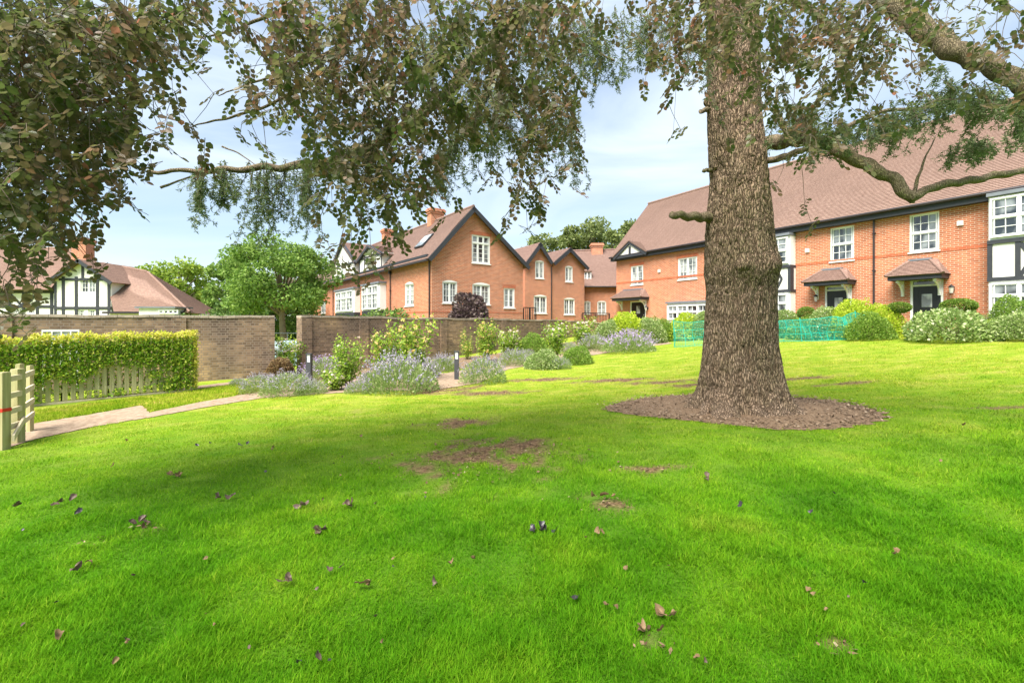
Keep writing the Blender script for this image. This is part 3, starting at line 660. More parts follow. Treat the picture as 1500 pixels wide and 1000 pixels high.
# two-storey bay right of the trunk
def bay2(x0, x1, ys, splay):
    C_ = A.offset(.5); yt, y1, y2, y3, y4 = ys; u0, u1 = C_.hit(x0, 400)[0], C_.hit(x1, 400)[0]; cx = min(x1, 1480)
    zz = [C_.hit(cx, y)[1] for y in ys]; zb = GZR
    g = MB(); C_.bx(g, u0, u1, zz[0], zz[0]+.12, -.499, .12); g.build('bay_roof', M['lead'], terr)
    g = MB(); C_.bx(g, u0+.03, u1-.03, zz[1]+.02, zz[0]-.002, -.499, -.03); g.build('bay_frame', M['white'], terr); g = MB(); C_.bx(g, u0+.03, u1-.03, zb-.2, zz[3]-.02, -.499, -.03); g.build('bay_frame', M['white'], terr)
    g = MB(); C_.bx(g, u0+.01, u1-.01, zz[3]+.001, zz[1]-.001, -.499, -.035); g.build('bay_render', M['render'], terr)
    g = MB(); C_.bx(g, u0, u1, zz[1]-.12, zz[1]+.02, -.499, .02); C_.bx(g, u0, u1, zz[3]-.02, zz[3]+.12, -.499, .02)
    k = max(2, int((u1-u0)/.68)); a0 = u0
    us = [u0+(u1-u0-.13)*i/k for i in range(k+1)]
    for u in us: C_.bx(g, u, u+.13, zz[3]+.12, zz[1]-.12, -.30, -.0)
    for i in range(k):
        if (i % 2 == 1) and k > 2:
            C_.bar(g, (us[i]+.13, zz[3]+.15), ((us[i]+us[i+1])/2+.04, (zz[1]+zz[3])/2), .11, -.03, -.008); C_.bar(g, ((us[i]+us[i+1])/2+.04, (zz[1]+zz[3])/2), (us[i]+.13, zz[1]-.16), .11, -.034, -.012)
    g.build('bay_timber', M['timber'], terr)
    return C_, zz, u0, u1
for x0, x1, ys in ((1078, 1158, (344,388,404,427,460)), (1446, 1640, (284,350,380,410,470))):
    C_, zz, u0, u1 = bay2(x0, x1, ys, 0); nl = 3 if x0 < 1200 else 4
    def W(z0, z1, tr):
        # windows given directly in metres along the bay
        r = C_.rect; C_.rect = lambda *a: (u0+.08, u1-.08, z0, z1)
        C_.window(0, 0, 0, 0, nl, 2, 2, trans=tr, proud=True); C_.rect = r
    W(zz[1]+.10, zz[0]-.06, .5); W(GZR+.45, zz[3]-.08, .7)
A.wall()
# roof of the terrace
ov = .35; D_ = 5.0; RZ = E+9.5
bk = -A.n
rl = along(950, Q+bk*D_); rb = (rl-A.p0).dot(A.d)
u_end = A.L+2
E0 = A.pt(-.35, EV+.06, ov); E1 = A.pt(u_end, EV+.06, ov); R0 = A.pt(rb, RZ, -D_); R1 = A.pt(u_end, RZ, -D_)
roof('roof', E0, E1, R0, R1, 'tile', terr, .115, .022, .08, .005)
roof('roof', A.pt(-.35, EV+.06, -2*D_-ov), A.pt(u_end, EV+.06, -2*D_-ov), R0, R1, 'tile', terr, .3, .02, .08)
ridge(R0+Vector((0, 0, .02)), R1, 'tile', terr, .11)
plank('verge_board', E0-A.d*.06-Vector((0,0,.05)), R0-A.d*.06-Vector((0,0,.05)), .10, .05, 'timber', terr, A.d)
g = MB(); A.bx(g, -.3, u_end, EV-.26, EV-.0, .002, ov-.06); g.build('fascia', M['timber'], terr)
g = MB(); g.tube([A.pt(-.35, EV+.0, ov+.03), A.pt(u_end, EV+.0, ov+.03)], .06, 8); g.build('gutter', M['pipe'], terr)
# end wall
Wd = Facade(A.pt(0, 0, -2*D_), A.pt(0, 0, 0), GZR-.6, EV+D_+1, terr); s_ = (RZ-EV)/D_
l_ = math.hypot(1, s_); Wd.clips = [((-s_/l_, 1/l_), EV/l_), ((s_/l_, 1/l_), (EV+2*D_*s_)/l_)]; Wd.wall()
Wd2 = Facade(A.pt(A.L, 0, 0), A.pt(A.L, 0, -2*D_), GZR-.6, EV+D_+1, terr); Wd2.clips = Wd.clips; Wd2.wall()
Wb = Facade(A.pt(A.L, 0, -2*D_), A.pt(0, 0, -2*D_), GZR-.6, EV, terr); Wb.wall()
# small timbered gablet over the left end
ga, gb, gp = A.hit(906, 384), A.hit(951, 378), A.hit(929, 355)
gu0, gu1, gz, gt = ga[0]+.1, gb[0], EV-.05, gp[1]
gum = (gu0+gu1)/2; o_ = ov+.02
g = MB(); g.poly([A.pt(gu0+.15, gz, o_), A.pt(gu1-.15, gz, o_), A.pt(gum, gt-.15, o_)]); gg = g.build('gablet', M['render'], terr)
g = MB(); A.bx(g, gum-.09, gum+.09, gz, gt-.3, o_, o_+.05); A.bx(g, gu0, gu1, gz-.12, gz+.04, o_-.1, o_+.06)
A.bar(g, (gu0-.15, gz-.08), (gum+.02, gt), .22, o_-.02, o_+.10); A.bar(g, (gu1+.15, gz-.08), (gum-.02, gt), .22, o_-.025, o_+.094); g.build('bargeboard', M['timber'], gg)
bkd = (gt-EV)/s_
roof('gablet_roof', A.pt(gu0-.2, gz+.06, o_+.14), A.pt(gu0-.2, gz+.06, .2), A.pt(gum, gt+.1, o_+.14), A.pt(gum, gt+.1, -bkd-.3), 'tile', terr, .12, .02, .04)
roof('gablet_roof', A.pt(gu1+.2, gz+.06, o_+.14), A.pt(gu1+.2, gz+.06, .2), A.pt(gum, gt+.1, o_+.14), A.pt(gum, gt+.1, -bkd-.3), 'tile', terr, .12, .02, .04)

# ================================================================ gabled brick house left of centre
C0 = Vector((-4.42, 25, 0)); FD = Vector((-.596, .803, 0)).normalized(); GD = Vector((.803, .596, 0)).normalized()
gh = empty('gabled_brick_house', (C0.x, C0.y, .4), 'red brick house with a tall plain gable, skylight and long flank behind the garden wall', 'building')
fl = along(452, C0, FD)
Fl = Facade(fl, C0, .2, E+3.72, gh)            # flank, runs away to the left
gr_ = along(766, C0, GD); zc = E+3.72
Gf = Facade(C0, gr_, .2, E+7.0, gh)
pu, pz = Gf.hit(690, 306); ru, rz_ = Gf.hit(768, 391)
sL = (pz-zc)/pu; lL = math.hypot(1, sL); sR = (pz-rz_)/(ru-pu); lR = math.hypot(1, sR)
Gf.clips = [((-sL/lL, 1/lL), (zc)/lL), ((sR/lR, 1/lR), (pz+sR*pu)/lR)]
Gf.window(691,345,718,386, 3, 1, 4, trans=.72)
Gf.window(648,413,670,444, 2, 2, 3, arch=True); Gf.window(692,417,718,446, 2, 2, 3, arch=True); Gf.window(738,422,754,451, 2, 1, 3)
Fl.window(593,416,606,448, 2, 1, 4, arch=True, glass='glass_pale'); Fl.window(470,441,477,459, 1, 2, 3, glass='glass_pale')
zz = Fl.hit(600, 452)[1]
for f_ in (Gf, Fl):
    g = MB(); f_.bx(g, 0, f_.L, E+.55, E+.63, -.01, .012); g.build('brick_band', M['brick_band'], gh)
B2 = Fl.offset(.45)
for x0, x1, y0, y1 in ((491,519,425,458), (530,556,417,455)):
    u0, u1, z0, z1 = B2.rect(x0, y0, x1, y1)
    g = MB(); B2.bx(g, u0, u1, z0, z1, -.449, -.02); g.build('bay_frame', M['white'], gh)
    g = MB(); B2.bx(g, u0-.08, u1+.08, z1, z1+.12, -.449, .1); g.build('bay_roof', M['lead'], gh)
    g = MB(); B2.bx(g, u0, u1, z0-.6, z0, -.449, .0); g.build('bay_base', M['timber'], gh)
    B2.window(x0+1, y0+2, x1-2, y1-2, 3, 2, 3, trans=.65, proud=True, glass='glass_pale')
for px, ya, yb in ((573,400,462), (526,410,462), (489,420,462)): Fl.pipe(px, ya, yb)
Gf_p = Fl.offset(0)
u_ = Fl.L-.14; g = MB(); g.tube([Fl.pt(u_, .4, .07), Fl.pt(u_, zc-.35, .07), Fl.pt(u_-.05, zc-.1, .25)], .04, 8); g.build('downpipe', M['pipe'], gh)
Gf.wall(); Fl.wall()
# right return and back walls
bk2 = -Gf.n; dep = Fl.L
RgA, RgB = Gf.pt(Gf.L, 0), Gf.pt(Gf.L, 0)+bk2*dep
Facade(RgA, RgB, .2, rz_-.05, gh).wall(); Facade(RgB, fl, .2, zc-.4, gh).wall()
# roof planes
oh = .3
pk = Gf.pt(pu, pz+.10, oh); pkb = pk+bk2*(dep+.6)
le = Gf.pt(-.38, zc-sL*.38+.16, oh); re = Gf.pt(ru+.22, rz_-.22*sR+.16, oh)
roof('roof', le+bk2*(dep+.6), le, pkb, pk, 'tile2', gh, .12, .02, .07, .01)
roof('roof', re, re+bk2*(dep+.6), pk, pkb, 'tile2', gh, .12, .02, .07)
ridge(pk, pkb, 'tile2', gh, .1)
for a, b in ((le, pk), (re, pk)):
    plank('bargeboard', a+Gf.n*.02-Vector((0, 0, .01)), b+Gf.n*.02-Vector((0, 0, .01)), .24, .05, 'timber', gh, Gf.n)
g = MB(); g.tube([le+Vector((0, 0, -.1))-Gf.d*.04, le+bk2*(dep+.6)+Vector((0, 0, -.1))-Gf.d*.04], .06, 8); g.build('gutter', M['pipe'], gh)
g = MB(); Fl.bx(g, 0, Fl.L, zc-.12, zc+.0, .003, .30); g.build('soffit', M['timber'], gh)
# skylight on the left slope
n_ = (pk-le).cross(bk2).normalized(); n_ = n_ if n_.z > 0 else -n_; up_ = (pk-le).normalized()
def on_roof(px, py):
    r = Vector(((px-750)/F, 1, -(py-HY)/F)); c = Vector((0, 0, E)); return c+r*((le-c).dot(n_)/r.dot(n_))
q0 = on_roof(608, 365)
g = MB(); g.box(q0+n_*.02, -bk2*1.15, up_*1.1, n_*.09); sk = g.build('skylight', M['timber'], gh)
g = MB(); g.box(q0+n_*.111-bk2*.08+up_*.08, -bk2*.99, up_*.94, n_*.01); g.build('skylight_pane', M['glass_pale'], sk)
for t, w_ in ((5.2, .95), (13.5, .95)):
    c = pk+bk2*t; chimney((c.x+.2, c.y), w_, .6, c.z-1.2, c.z+.85, gh, 0, .64)
# two timbered dormer gables on the flank
for x0, x1, yb, yt in ((489,523,405,357), (529,562,398,362)):
    u0, u1, z0, z1 = Fl.rect(x0, yt, x1, yb); um = (u0+u1)/2; o_ = .12
    zb = zc-.2; g = MB(); g.poly([Fl.pt(u0, zb, o_), Fl.pt(u1, zb, o_), Fl.pt(u1, zb+1.2, o_), Fl.pt(um, z1, o_), Fl.pt(u0, zb+1.2, o_)]); g.poly([Fl.pt(u0, zb, o_), Fl.pt(u0, zb+1.2, o_), Fl.pt(u0, zb+1.2, -2), Fl.pt(u0, zb, -2)]); g.poly([Fl.pt(u1, zb, o_), Fl.pt(u1, zb, -2), Fl.pt(u1, zb+1.2, -2), Fl.pt(u1, zb+1.2, o_)])
    dm = g.build('dormer', M['render'], gh)
    g = MB(); Fl.bx(g, u0, u1, zb, zb+.14, o_, o_+.05)
    for k in range(5): c = u0+(u1-u0-.14)*k/4; Fl.bx(g, c, c+.12, zb+.14, zb+1.1+(.9 if k == 2 else .3 if k in (1, 3) else 0), o_, o_+.04)
    Fl.bx(g, u0, u1, zb+1.1, zb+1.22, o_, o_+.055)
    Fl.bar(g, (u0-.3, zb+1.0), (um, z1+.08), .2, o_, o_+.2); Fl.bar(g, (u1+.3, zb+1.0), (um, z1+.08), .2, o_-.004, o_+.194); g.build('dormer_timber', M['timber'], dm)
    rr = Fl.rect; Fl.rect = lambda *a: (um-.7, um+.7, zb+.2, zb+1.08); Fo = Fl.offset(o_+.02, gh); Fo.rect = Fl.rect; Fo.window(0, 0, 0, 0, 3, 1, 2, proud=True, parent=None, glass='glass_pale'); Fl.rect = rr
    for a in (u0-.3, u1+.3): roof('dormer_roof', Fl.pt(a, zb+1.05, o_+.2), Fl.pt(a, zb+1.05, -3.4), Fl.pt(um, z1+.15, o_+.2), Fl.pt(um, z1+.15, -3.4), 'tile2', gh, .13, .02, .05)

# ---------------- pair of small gabled wings beyond it
W0 = Vector(((769-750)/F*33.5, 33.5, 0)); wings = []
tw = empty('twin_gabled_house', (W0.x, W0.y, .8), 'red brick house with two small matching gables, right of the tall gable', 'building')
wd = Vector((.86, .51, 0)).normalized()
wa, wb_, wc = along(769, W0, wd), along(807, W0, wd), along(856, W0, wd)
for p0, p1, pkpx, wins in ((wa, wb_, (791, 358), ((784,383,797,408), (782,434,801,459))), (wb_, wc, (838, 366), ((828,391,839,413), (826,438,842,461)))):
    Wf = Facade(p0, p1, .5, 12, tw); uq, zq = Wf.hit(*pkpx); uq = Wf.L/2; ze = Wf.hit(815, 388)[1] if p0 is wa else Wf.hit(815, 388)[1]
    sl = (zq-ze)/uq; ll = math.hypot(1, sl); Wf.clips = [((-sl/ll, 1/ll), ze/ll), ((sl/ll, 1/ll), (ze+sl*Wf.L)/ll)]
    for i, q in enumerate(wins): Wf.window(*q, 2, 2 if i else 1, 3, arch=True, glass='glass' if i else 'glass_pale')
    Wf.wall()
    P_ = Wf.pt(uq, zq+.1, .28); Pb = Wf.pt(uq, zq+.1, -9)
    for a in (-.25 if p0 is wa else 0, Wf.L+(.25 if p1 is wc else 0)):
        ee = (ze-sl*.25+.1) if abs(a) > .01 and abs(a-Wf.L) > .01 else ze+.1
        roof('roof', Wf.pt(a, ee, .28), Wf.pt(a, ee, -9), P_, Pb, 'tile2', tw, .13, .02, .06)
        plank('bargeboard', Wf.pt(a, ee, .30), P_+Wf.n*.02, .26, .05, 'timber', tw, Wf.n)
    if p0 is wa: Wf.pipe(0, 0, 0) if False else None
    wings.append((Wf, ze))
Wf, ze = wings[1]
g = MB(); g.tube([Wf.pt(.0, .6, .08), Wf.pt(.0, ze-.2, .08), Wf.pt(0, ze-.05, .3)], .04, 8); g.build('downpipe', M['pipe'], tw)
bk3 = -wings[0][0].n
Facade(wc, wc+bk3*9, .5, ze, tw).wall(); Facade(wa+bk3*9, wa, .5, ze, tw).wall(); Facade(wc+bk3*9, wa+bk3*9, .5, ze, tw).wall()
def railing(px0, px1, Y0, Y1, yt, label, par=None):
    a, b = at(px0, yt, Y0), at(px1, yt, Y1); h = .95; r = empty('balcony_railing', (a.x, a.y, a.z-h), label, 'railing'); d = (b-a); d.z = 0; b = a+d
    g = MB(); dn = Vector((0, 0, -h)); s_ = Vector((-d.y, d.x, 0)).normalized()*.05
    g.box(a, d, s_, Vector((0, 0, .06))).box(a+dn+Vector((0, 0, .08)), d, s_, Vector((0, 0, .05))); g.build('rail', M['black'], r)
    g = MB(); k = int(d.length/.13)
    for i in range(1, k): q = a+d*i/k; g.box(q+dn+Vector((0, 0, .13)), d.normalized()*.03, s_*.6, Vector((0, 0, h-.13)))
    g.build('balusters', M['black'], r)
    for q in (a, a+d*.5, b): g = MB(); g.box(q+dn-d.normalized()*.03+s_*.1, d.normalized()*.07, s_, Vector((0, 0, h-.002))); g.build('post', M['black'], r)
    g = MB(); zb_ = T(a.x, a.y)-.3; zt_ = a.z-h
    g.box(Vector((a.x, a.y, zb_))-s_*.5, d, s_*14, Vector((0, 0, zt_-zb_))); g.build('terrace_base', M['brick'], r)
railing(767, 785, 31.6, 31.9, 451, 'short black railing in the corner beside the tall gable')
railing(853, 893, 33.6, 34.6, 459, 'longer black railing below the two arched windows of the recessed house')

# ---------------- recessed link house with chimney and dormer
Y0 = 38.
K0, K1 = Vector(((846-750)/F*Y0, Y0, 0)), Vector(((925-750)/F*(Y0), Y0, 0))
lh = empty('recessed_brick_house', (K0.x, K0.y, .8), 'recessed brick house with squat chimney and tiny dormer between the gables and the terrace', 'building')
Kf = Facade(K0, K1, .5, Kf_z if False else E+(HY-420)/F*Y0, lh)
Kf.window(854,442,865,460, 2, 2, 3, arch=True); Kf.window(875,442,888,460, 2, 2, 3, arch=True); Kf.wall()
ez = Kf.z1; kz = E+(HY-368)/F*(Y0+3.6)
roof('roof', Kf.pt(-1.2, ez, .3), Kf.pt(Kf.L+1.5, ez, .3), Kf.pt(-1.2, kz, -3.6), Kf.pt(Kf.L+1.5, kz+.2, -3.6), 'tile2', lh, .13, .02, .06, .01)
roof('roof', Kf.pt(-1.2, ez, -7.5), Kf.pt(Kf.L+1.5, ez, -7.5), Kf.pt(-1.2, kz, -3.6), Kf.pt(Kf.L+1.5, kz+.2, -3.6), 'tile2', lh, .3, .02, .06)
ridge(Kf.pt(-1.2, kz, -3.6), Kf.pt(Kf.L+1.5, kz+.2, -3.6), 'tile2', lh, .1)
g = MB(); g.tube([Kf.pt(-1.2, ez-.02, .34), Kf.pt(Kf.L+1.5, ez-.02, .34)], .06, 8); g.build('gutter', M['pipe'], lh)
c = at(874, 360, Y0+3.4); chimney((c.x, c.y), 1.0, .7, kz-1, E+(HY-357)/F*(Y0+3.4), lh, 0, 0)
g = MB(); a = Kf.hit(853, 414); u0, u1, z0, z1 = Kf.rect(854, 397, 866, 414); Kf.bx(g, u0, u1, z0-.1, z1, -1.6, -.5); dm = g.build('dormer', M['tile2'], lh)
Kd = Kf.offset(-.5); Kd.window(854.5,398,866,413, 2, 1, 3, proud=True, parent=lh)
g = MB(); Kf.bx(g, u0-.15, u1+.15, z1, z1+.08, -1.9, -.35); g.build('dormer_roof', M['tile2'], lh)
Facade(K0+Vector((0, 7.2, 0)), K0, .5, ez, lh).wall(); Facade(K1, K1+Vector((0, 7.2, 0)), .5, ez, lh).wall(); Facade(K1+Vector((0, 7.2, 0)), K0+Vector((0, 7.2, 0)), .5, ez, lh).wall()

# ================================================================ timbered white house on the left
YT = 29.
th = empty('timber_framed_house', at(80, 472, YT).xy.to_3d()+Vector((0, 0, -.5)), 'white house with dark timber framing and sweeping red tiled roof behind the left garden wall', 'building')
t0, t1 = at(80, 0, YT), at(163, 0, YT)
Tf = Facade(t0, t1, -.6, 9, th); ze = E+(HY-411)/F*YT; pzt = E+(HY-383)/F*YT; um = Tf.L/2; sl = (pzt-ze)/um; ll = math.hypot(1, sl)
Tf.clips = [((-sl/ll, 1/ll), ze/ll), ((sl/ll, 1/ll), (ze+sl*Tf.L)/ll)]
Tf.window(117,407,141,429, 2, 2, 3, trans=None, sill=False); Tf.window(114,453,124,464, 1, 2, 2, sill=False); Tf.window(129,453,140,464, 1, 2, 2, sill=False)
Tf.wall('render')
g = MB()
for px in (81, 93, 112, 143, 160): u = Tf.hit(px, 430)[0]; Tf.bx(g, max(0, u-.09), u+.09, -.2, min(ze+sl*min(max(u, 0), Tf.L-u)-.1, ze+.25), .0, .035)
Tf.bx(g, 0, Tf.L, Tf.hit(100, 453)[1], Tf.hit(100, 450)[1]+.04, 0, .045); Tf.bx(g, .3, Tf.L-.3, ze+.0, ze+.14, 0, .045)
Tf.bx(g, um-.08, um+.08, ze+.14, pzt-.15, 0, .033); g.build('timber_frame', M['timber'], th)
for a in (-.35, Tf.L+.35):
    ee = ze-sl*.35+.1
    roof('roof', Tf.pt(a, ee, .3), Tf.pt(a, ee, -2.3), Tf.pt(um, pzt+.12, .3), Tf.pt(um, pzt+.12, -3.9), 'tile3', th, .13, .02, .05)
    plank('bargeboard', Tf.pt(a, ee, .32), Tf.pt(um, pzt+.12, .32), .2, .05, 'timber', th, Tf.n)
# right roof: long sweep down to the right
ez = E+(HY-457)/F*YT
rp = [at(167, 458, YT-1.2), at(290, 460, YT-1.2), at(215, 398, YT+2.8), at(118, 386, YT+2.8)]
rp[3] = at(150, 386, YT+2.8)
roof('roof', rp[0], at(278, 458, YT-1.2), rp[3], at(216, 398, YT+2.8), 'tile3', th, .13, .022, .06, .012)
hp = at(216, 398, YT+2.8)
roof('roof', at(278, 458, YT-1.2), at(328, 462, YT+7.5), hp, hp+Vector((.05, 0, 0)), 'tile3', th, .13, .022, .06)
roof('roof', at(328, 462, YT+7.5), at(120, 462, YT+8.5), hp, rp[3], 'tile3', th, .3, .022, .06)
ridge(rp[3], hp, 'tile3', th, .1); ridge(at(278, 458, YT-1.2)+Vector((0, 0, .05)), hp, 'tile3', th, .08, 'hip_tiles')
Facade(t1, t1+Vector((0, 2.4, 0)), -.6, ze-.12, th).wall('render')
Tr = Facade(at(160, 0, YT-.8), at(276, 0, YT-.8), -.6, ez-.02, th); Tr.window(234,459,254,466, 3, 2, 1, sill=False); Tr.wall('render')
g = MB(); Tr.bx(g, 0, Tr.L, ez-.12, ez+.0, .02, .5); g.build('gutter', M['pipe'], th)
u0, u1, z0, z1 = Tr.rect(223,452,273,462); g = MB(); Tr.bx(g, u0, u1, z0, z1, 0, 1.0); dk = g.build('dormer', M['render'], th)
g = MB(); Tr.bx(g, u0-.15, u1+.15, z1, z1+.09, -.4, 1.15); g.build('dormer_roof', M['lead'], th)
To = Tr.offset(1.0); To.window(233,454,262,459.5, 4, 1, 1, proud=True, sill=False, parent=th, fw=.03)
# left wing with braces
Tl = Facade(at(-160, 0, YT+.6), at(80, 0, YT+.6), -.6, E+(HY-424)/F*YT, th)
for x in (19, 38): Tl.window(x,452,x+14,460, 1, 3, 2, sill=False)
Tl.wall('render'); g = MB(); zt_ = Tl.z1; zm = Tl.hit(30, 449)[1]
for px in (-110, -70, -30, 14, 35, 55, 76): u = Tl.hit(px, 430)[0]; Tl.bx(g, u-.09, u+.09, -.4, zt_, 0, .035)
Tl.bx(g, 0, Tl.L, zm-.08, zm+.08, 0, .045); Tl.bx(g, 0, Tl.L, zt_-.2, zt_, 0, .05)
for a, b in ((14, 34), (55, 37), (-30, -50), (-70, -52)): ua, ub = Tl.hit(a, 430)[0], Tl.hit(b, 430)[0]; Tl.bar(g, (ua, zt_-.2), (ub, zm), .14, 0, .03)
g.build('timber_frame', M['timber'], th)
roof('roof', Tl.pt(-1, zt_, .5), Tl.pt(Tl.L+.1, zt_, .5), Tl.pt(-1, zt_+3.4, -4.2), Tl.pt(Tl.L-2.2, zt_+3.4, -4.2), 'tile3', th, .13, .022, .06, .012)
roof('roof', Tl.pt(Tl.L+.1, zt_, .5), Tl.pt(Tl.L-4.6, zt_, -9), Tl.pt(Tl.L-2.2, zt_+3.4, -4.2), Tl.pt(Tl.L-2.25, zt_+3.4, -4.25), 'tile3', th, .13, .022, .06)
roof('roof', Tl.pt(-1, zt_, -9), Tl.pt(Tl.L-4.6, zt_, -9), Tl.pt(-1, zt_+3.4, -4.2), Tl.pt(Tl.L-2.2, zt_+3.4, -4.2), 'tile3', th, .3, .022, .06)
ridge(Tl.pt(-1, zt_+3.4, -4.2), Tl.pt(Tl.L-2.2, zt_+3.4, -4.2), 'tile3', th, .1)
c = at(122, 350, YT+3.5); chimney((c.x, c.y), 1.0, .7, 3.5, E+(HY-350)/F*(YT+3.5), th, 0, 0)
g = MB(); q = at(137, 383, YT+2); g.tube([q+Vector((0, 0, -.6)), q+Vector((0, 0, .1))], .02, 6); g.lathe(q+Vector((0, -.06, -.05)), [(.02, 0), (.25, .1), (.27, .12)], 12); g.build('satellite_dish', M['lead'], th)
Facade(at(276, 0, YT+.2), at(276, 0, YT+.2)+Vector((1.6, 7, 0)), -.6, ez-.1, th).wall('render')

# ================================================================ old brick garden walls
def garden_wall(name, p0, p1, zt, label, piers, steps=()):
    d = Vector((p1[0]-p0[0], p1[1]-p0[1], 0)); Lw = d.length; d.normalize(); n_ = Vector((d.y, -d.x, 0)); root = empty(name, (p0[0], p0[1], T(*p0)), label, 'garden wall', 'old brick garden walls')
    k = int(Lw/.35); g = MB(); cp = MB(); th_ = .33; H = []
    zs = [zt(i/k*Lw)+.012*math.sin(i*.8)+.008*math.sin(i*2.1) for i in range(k+1)]
    p = Vector((p0[0], p0[1], 0)); P_ = lambda u, z, o: Vector((p.x+d.x*u-n_.x*o, p.y+d.y*u-n_.y*o, z))
    for i in range(k):
        u, v = i/k*Lw, (i+1)/k*Lw; zb = -.9
        a, b = zs[i], zs[i+1]
        g.poly([P_(u, zb, 0), P_(v, zb, 0), P_(v, b, 0), P_(u, a, 0)]); g.poly([P_(v, zb, th_), P_(u, zb, th_), P_(u, a, th_), P_(v, b, th_)]); g.poly([P_(u, a, 0), P_(v, b, 0), P_(v, b, th_), P_(u, a, th_)])
        # brick on edge coping, one box per stretch
        c0, c1 = P_(u+.004, a+.001, -.025), P_(v-.004, b+.001, -.025); cp.box(c0, c1-c0, -n_*(th_+.05), Vector((0, 0, .075)))
    for u, z in ((0, zs[0]), (Lw, zs[-1])): g.poly([P_(u, -.9, 0), P_(u, z, 0), P_(u, z, th_), P_(u, -.9, th_)])
    g.build('brickwork', M['brick_old'], root); cp.build('coping', M['coping'], root)
    for u in piers:
        g = MB(); g.box(P_(u, -.9, .0), d*.36, n_*.055, Vector((0, 0, zt(u)+.9-.02))); g.build('pier', M['brick_old'], root)
    return P_
LW1 = (-7.66, 14.7); LWd = Vector((.88, .47, 0)).normalized(); LW0 = (LW1[0]-LWd.x*15, LW1[1]-LWd.y*15)
garden_wall('garden_wall', LW0, LW1, lambda u: 1.735, 'weathered brown brick garden wall behind the slatted fence, left of the gap', (6.0, 8.6, 12.3, 14.64-.0))
RW0 = (-7.18, 15.5); RW1 = ((862-750)/F*30, 30)
garden_wall('garden_wall', RW0, RW1, lambda u: 1.76 if u < 3.2 else 1.72 if u < 11 else 1.68 if u < 16.5 else 1.62, 'long soot-darkened brick garden wall right of the gap, running back behind the rose beds', (.0, 2.2, 6.2, 10.3, 14.2))
a_ = Vector((*RW1, 0)); RW2 = a_+Vector((2.9, 1.6, 0))
garden_wall('garden_wall', (RW1[0]+.3, RW1[1]+.1), (RW2.x, RW2.y), lambda u: 1.55-.14*min(1, u/1.5), 'low end of brick garden wall curving down below the recessed house', (1.4,))

# noticeboard frame behind the hedge
nb = empty('notice_board', ghit(90, 590)+Vector((0, 2.2, 0)), 'white framed board standing against the left brick wall, only its top above the hedge', 'notice board')
q0, q1 = at(62, 483, 11.7), at(117, 485, 12.05); d_ = q1-q0; d_.z = 0; g = MB(); s_ = Vector((d_.y, -d_.x, 0)).normalized()*.05
g.box(q0, d_, s_, Vector((0, 0, -.05))); g.box(q0+Vector((0, 0, -.9)), d_, s_, Vector((0, 0, .05)))
for t in (0, .25, .5, .75): g.box(q0+d_*t+Vector((0, 0, -.85)), d_*.035, s_, Vector((0, 0, .80)))
g.box(q0+d_*.965+Vector((0, 0, -.85)), d_*.035, s_, Vector((0, 0, .80))); g.build('frame', M['white'], nb)
g = MB(); g.box(q0+Vector((0, 0, -.85))+s_*.3, d_*.96, s_*.2, Vector((0, 0, .8))); g.build('panel', M['glass_pale'], nb)
for t in (0.02, .93):
    q = q0+d_*t; zb = T(q.x, q.y); g = MB(); g.box(Vector((q.x, q.y, zb)), d_*.03, s_, Vector((0, 0, q.z-.9-zb))); g.build('post', M['white'], nb)

# ================================================================ slatted fence with hedge growing through
f0 = ghit(-120, 612); f1 = ghit(283, 573); f0 = Vector((-12.6, 8.1, T(-12.6, 8.1))); f0 = f1+(f0-f1).normalized()*7.2; FDv = (f1-f0); FDv.z = 0; FL = FDv.length; FDv.normalize(); FN = Vector((FDv.y, -FDv.x, 0))
fen = empty('slatted_fence', f0, 'greenish timber fence of upright slats half covered by the hedge', 'fence')
FH = 1.36
def fp(u, z, o): q = f0+FDv*u; return Vector((q.x+FN.x*o, q.y+FN.y*o, T(q.x, q.y)+z))
k = int(FL/.135); g = MB()
for i in range(k+1):
    u = i*.135; j = random.uniform(-.01, .01); hz = FH+random.uniform(-.03, .03)
    g.box(fp(u, .06, 0), FDv*(.085+j*.3), FN*.02, Vector((j, 0, hz)))
g.build('slats', M['wood'], fen)
for z in (.25, .75, 1.2):
    g = MB(); a, b = fp(0, z, -.045), fp(FL, z, -.045); g.box(a, b-a, FN*.044, Vector((0, 0, .07))); g.build('rail', M['wood'], fen)
g = MB(); a, b = fp(0, .0, .022), fp(FL, .0, .022); g.box(a, b-a, FN*.03, Vector((0, 0, .06))); g.build('gravel_board', M['wood_pale'], fen)
for u in np.arange(0, FL+.1, FL/4): g = MB(); g.box(fp(min(u, FL), -.2, -.15), FDv*.10, FN*.10, Vector((0, 0, FH+.25))); g.build('post', M['wood'], fen)
# the hedge
hd = empty('hornbeam_hedge', fp(FL/2, 0, -.2), 'clipped bright green hedge with yellow tips growing through the slatted fence', 'hedge')
n = 48000; u = rng.uniform(-.05, FL+.08, n); z = rng.uniform(.08, 1.62, n); o = rng.uniform(-.42, .12, n)
dens = fbm(np.stack([u*2.2, z*2.8, u*0], 1), 4, 21); r_ = u/FL
lowcut = np.interp(r_, [0, .35, .55, .75, .93, 1], [.02, .12, .42, .50, .38, .45])
front = np.clip((z-lowcut*1.4)/.35, 0, 1)*.9+np.clip((dens-.36)*5, 0, 1)*.95
sel = rng.uniform(0, 1, n) < front; o = np.where(sel & (rng.uniform(0, 1, n) < .6), rng.uniform(.02, .15, n), o); keep = (o < -.12) & (rng.uniform(0, 1, n) < .6) | sel
keep &= z < 1.48+.14*dens+.03*np.sin(u*9)
u, z, o = u[keep], z[keep], o[keep]; n = len(u)
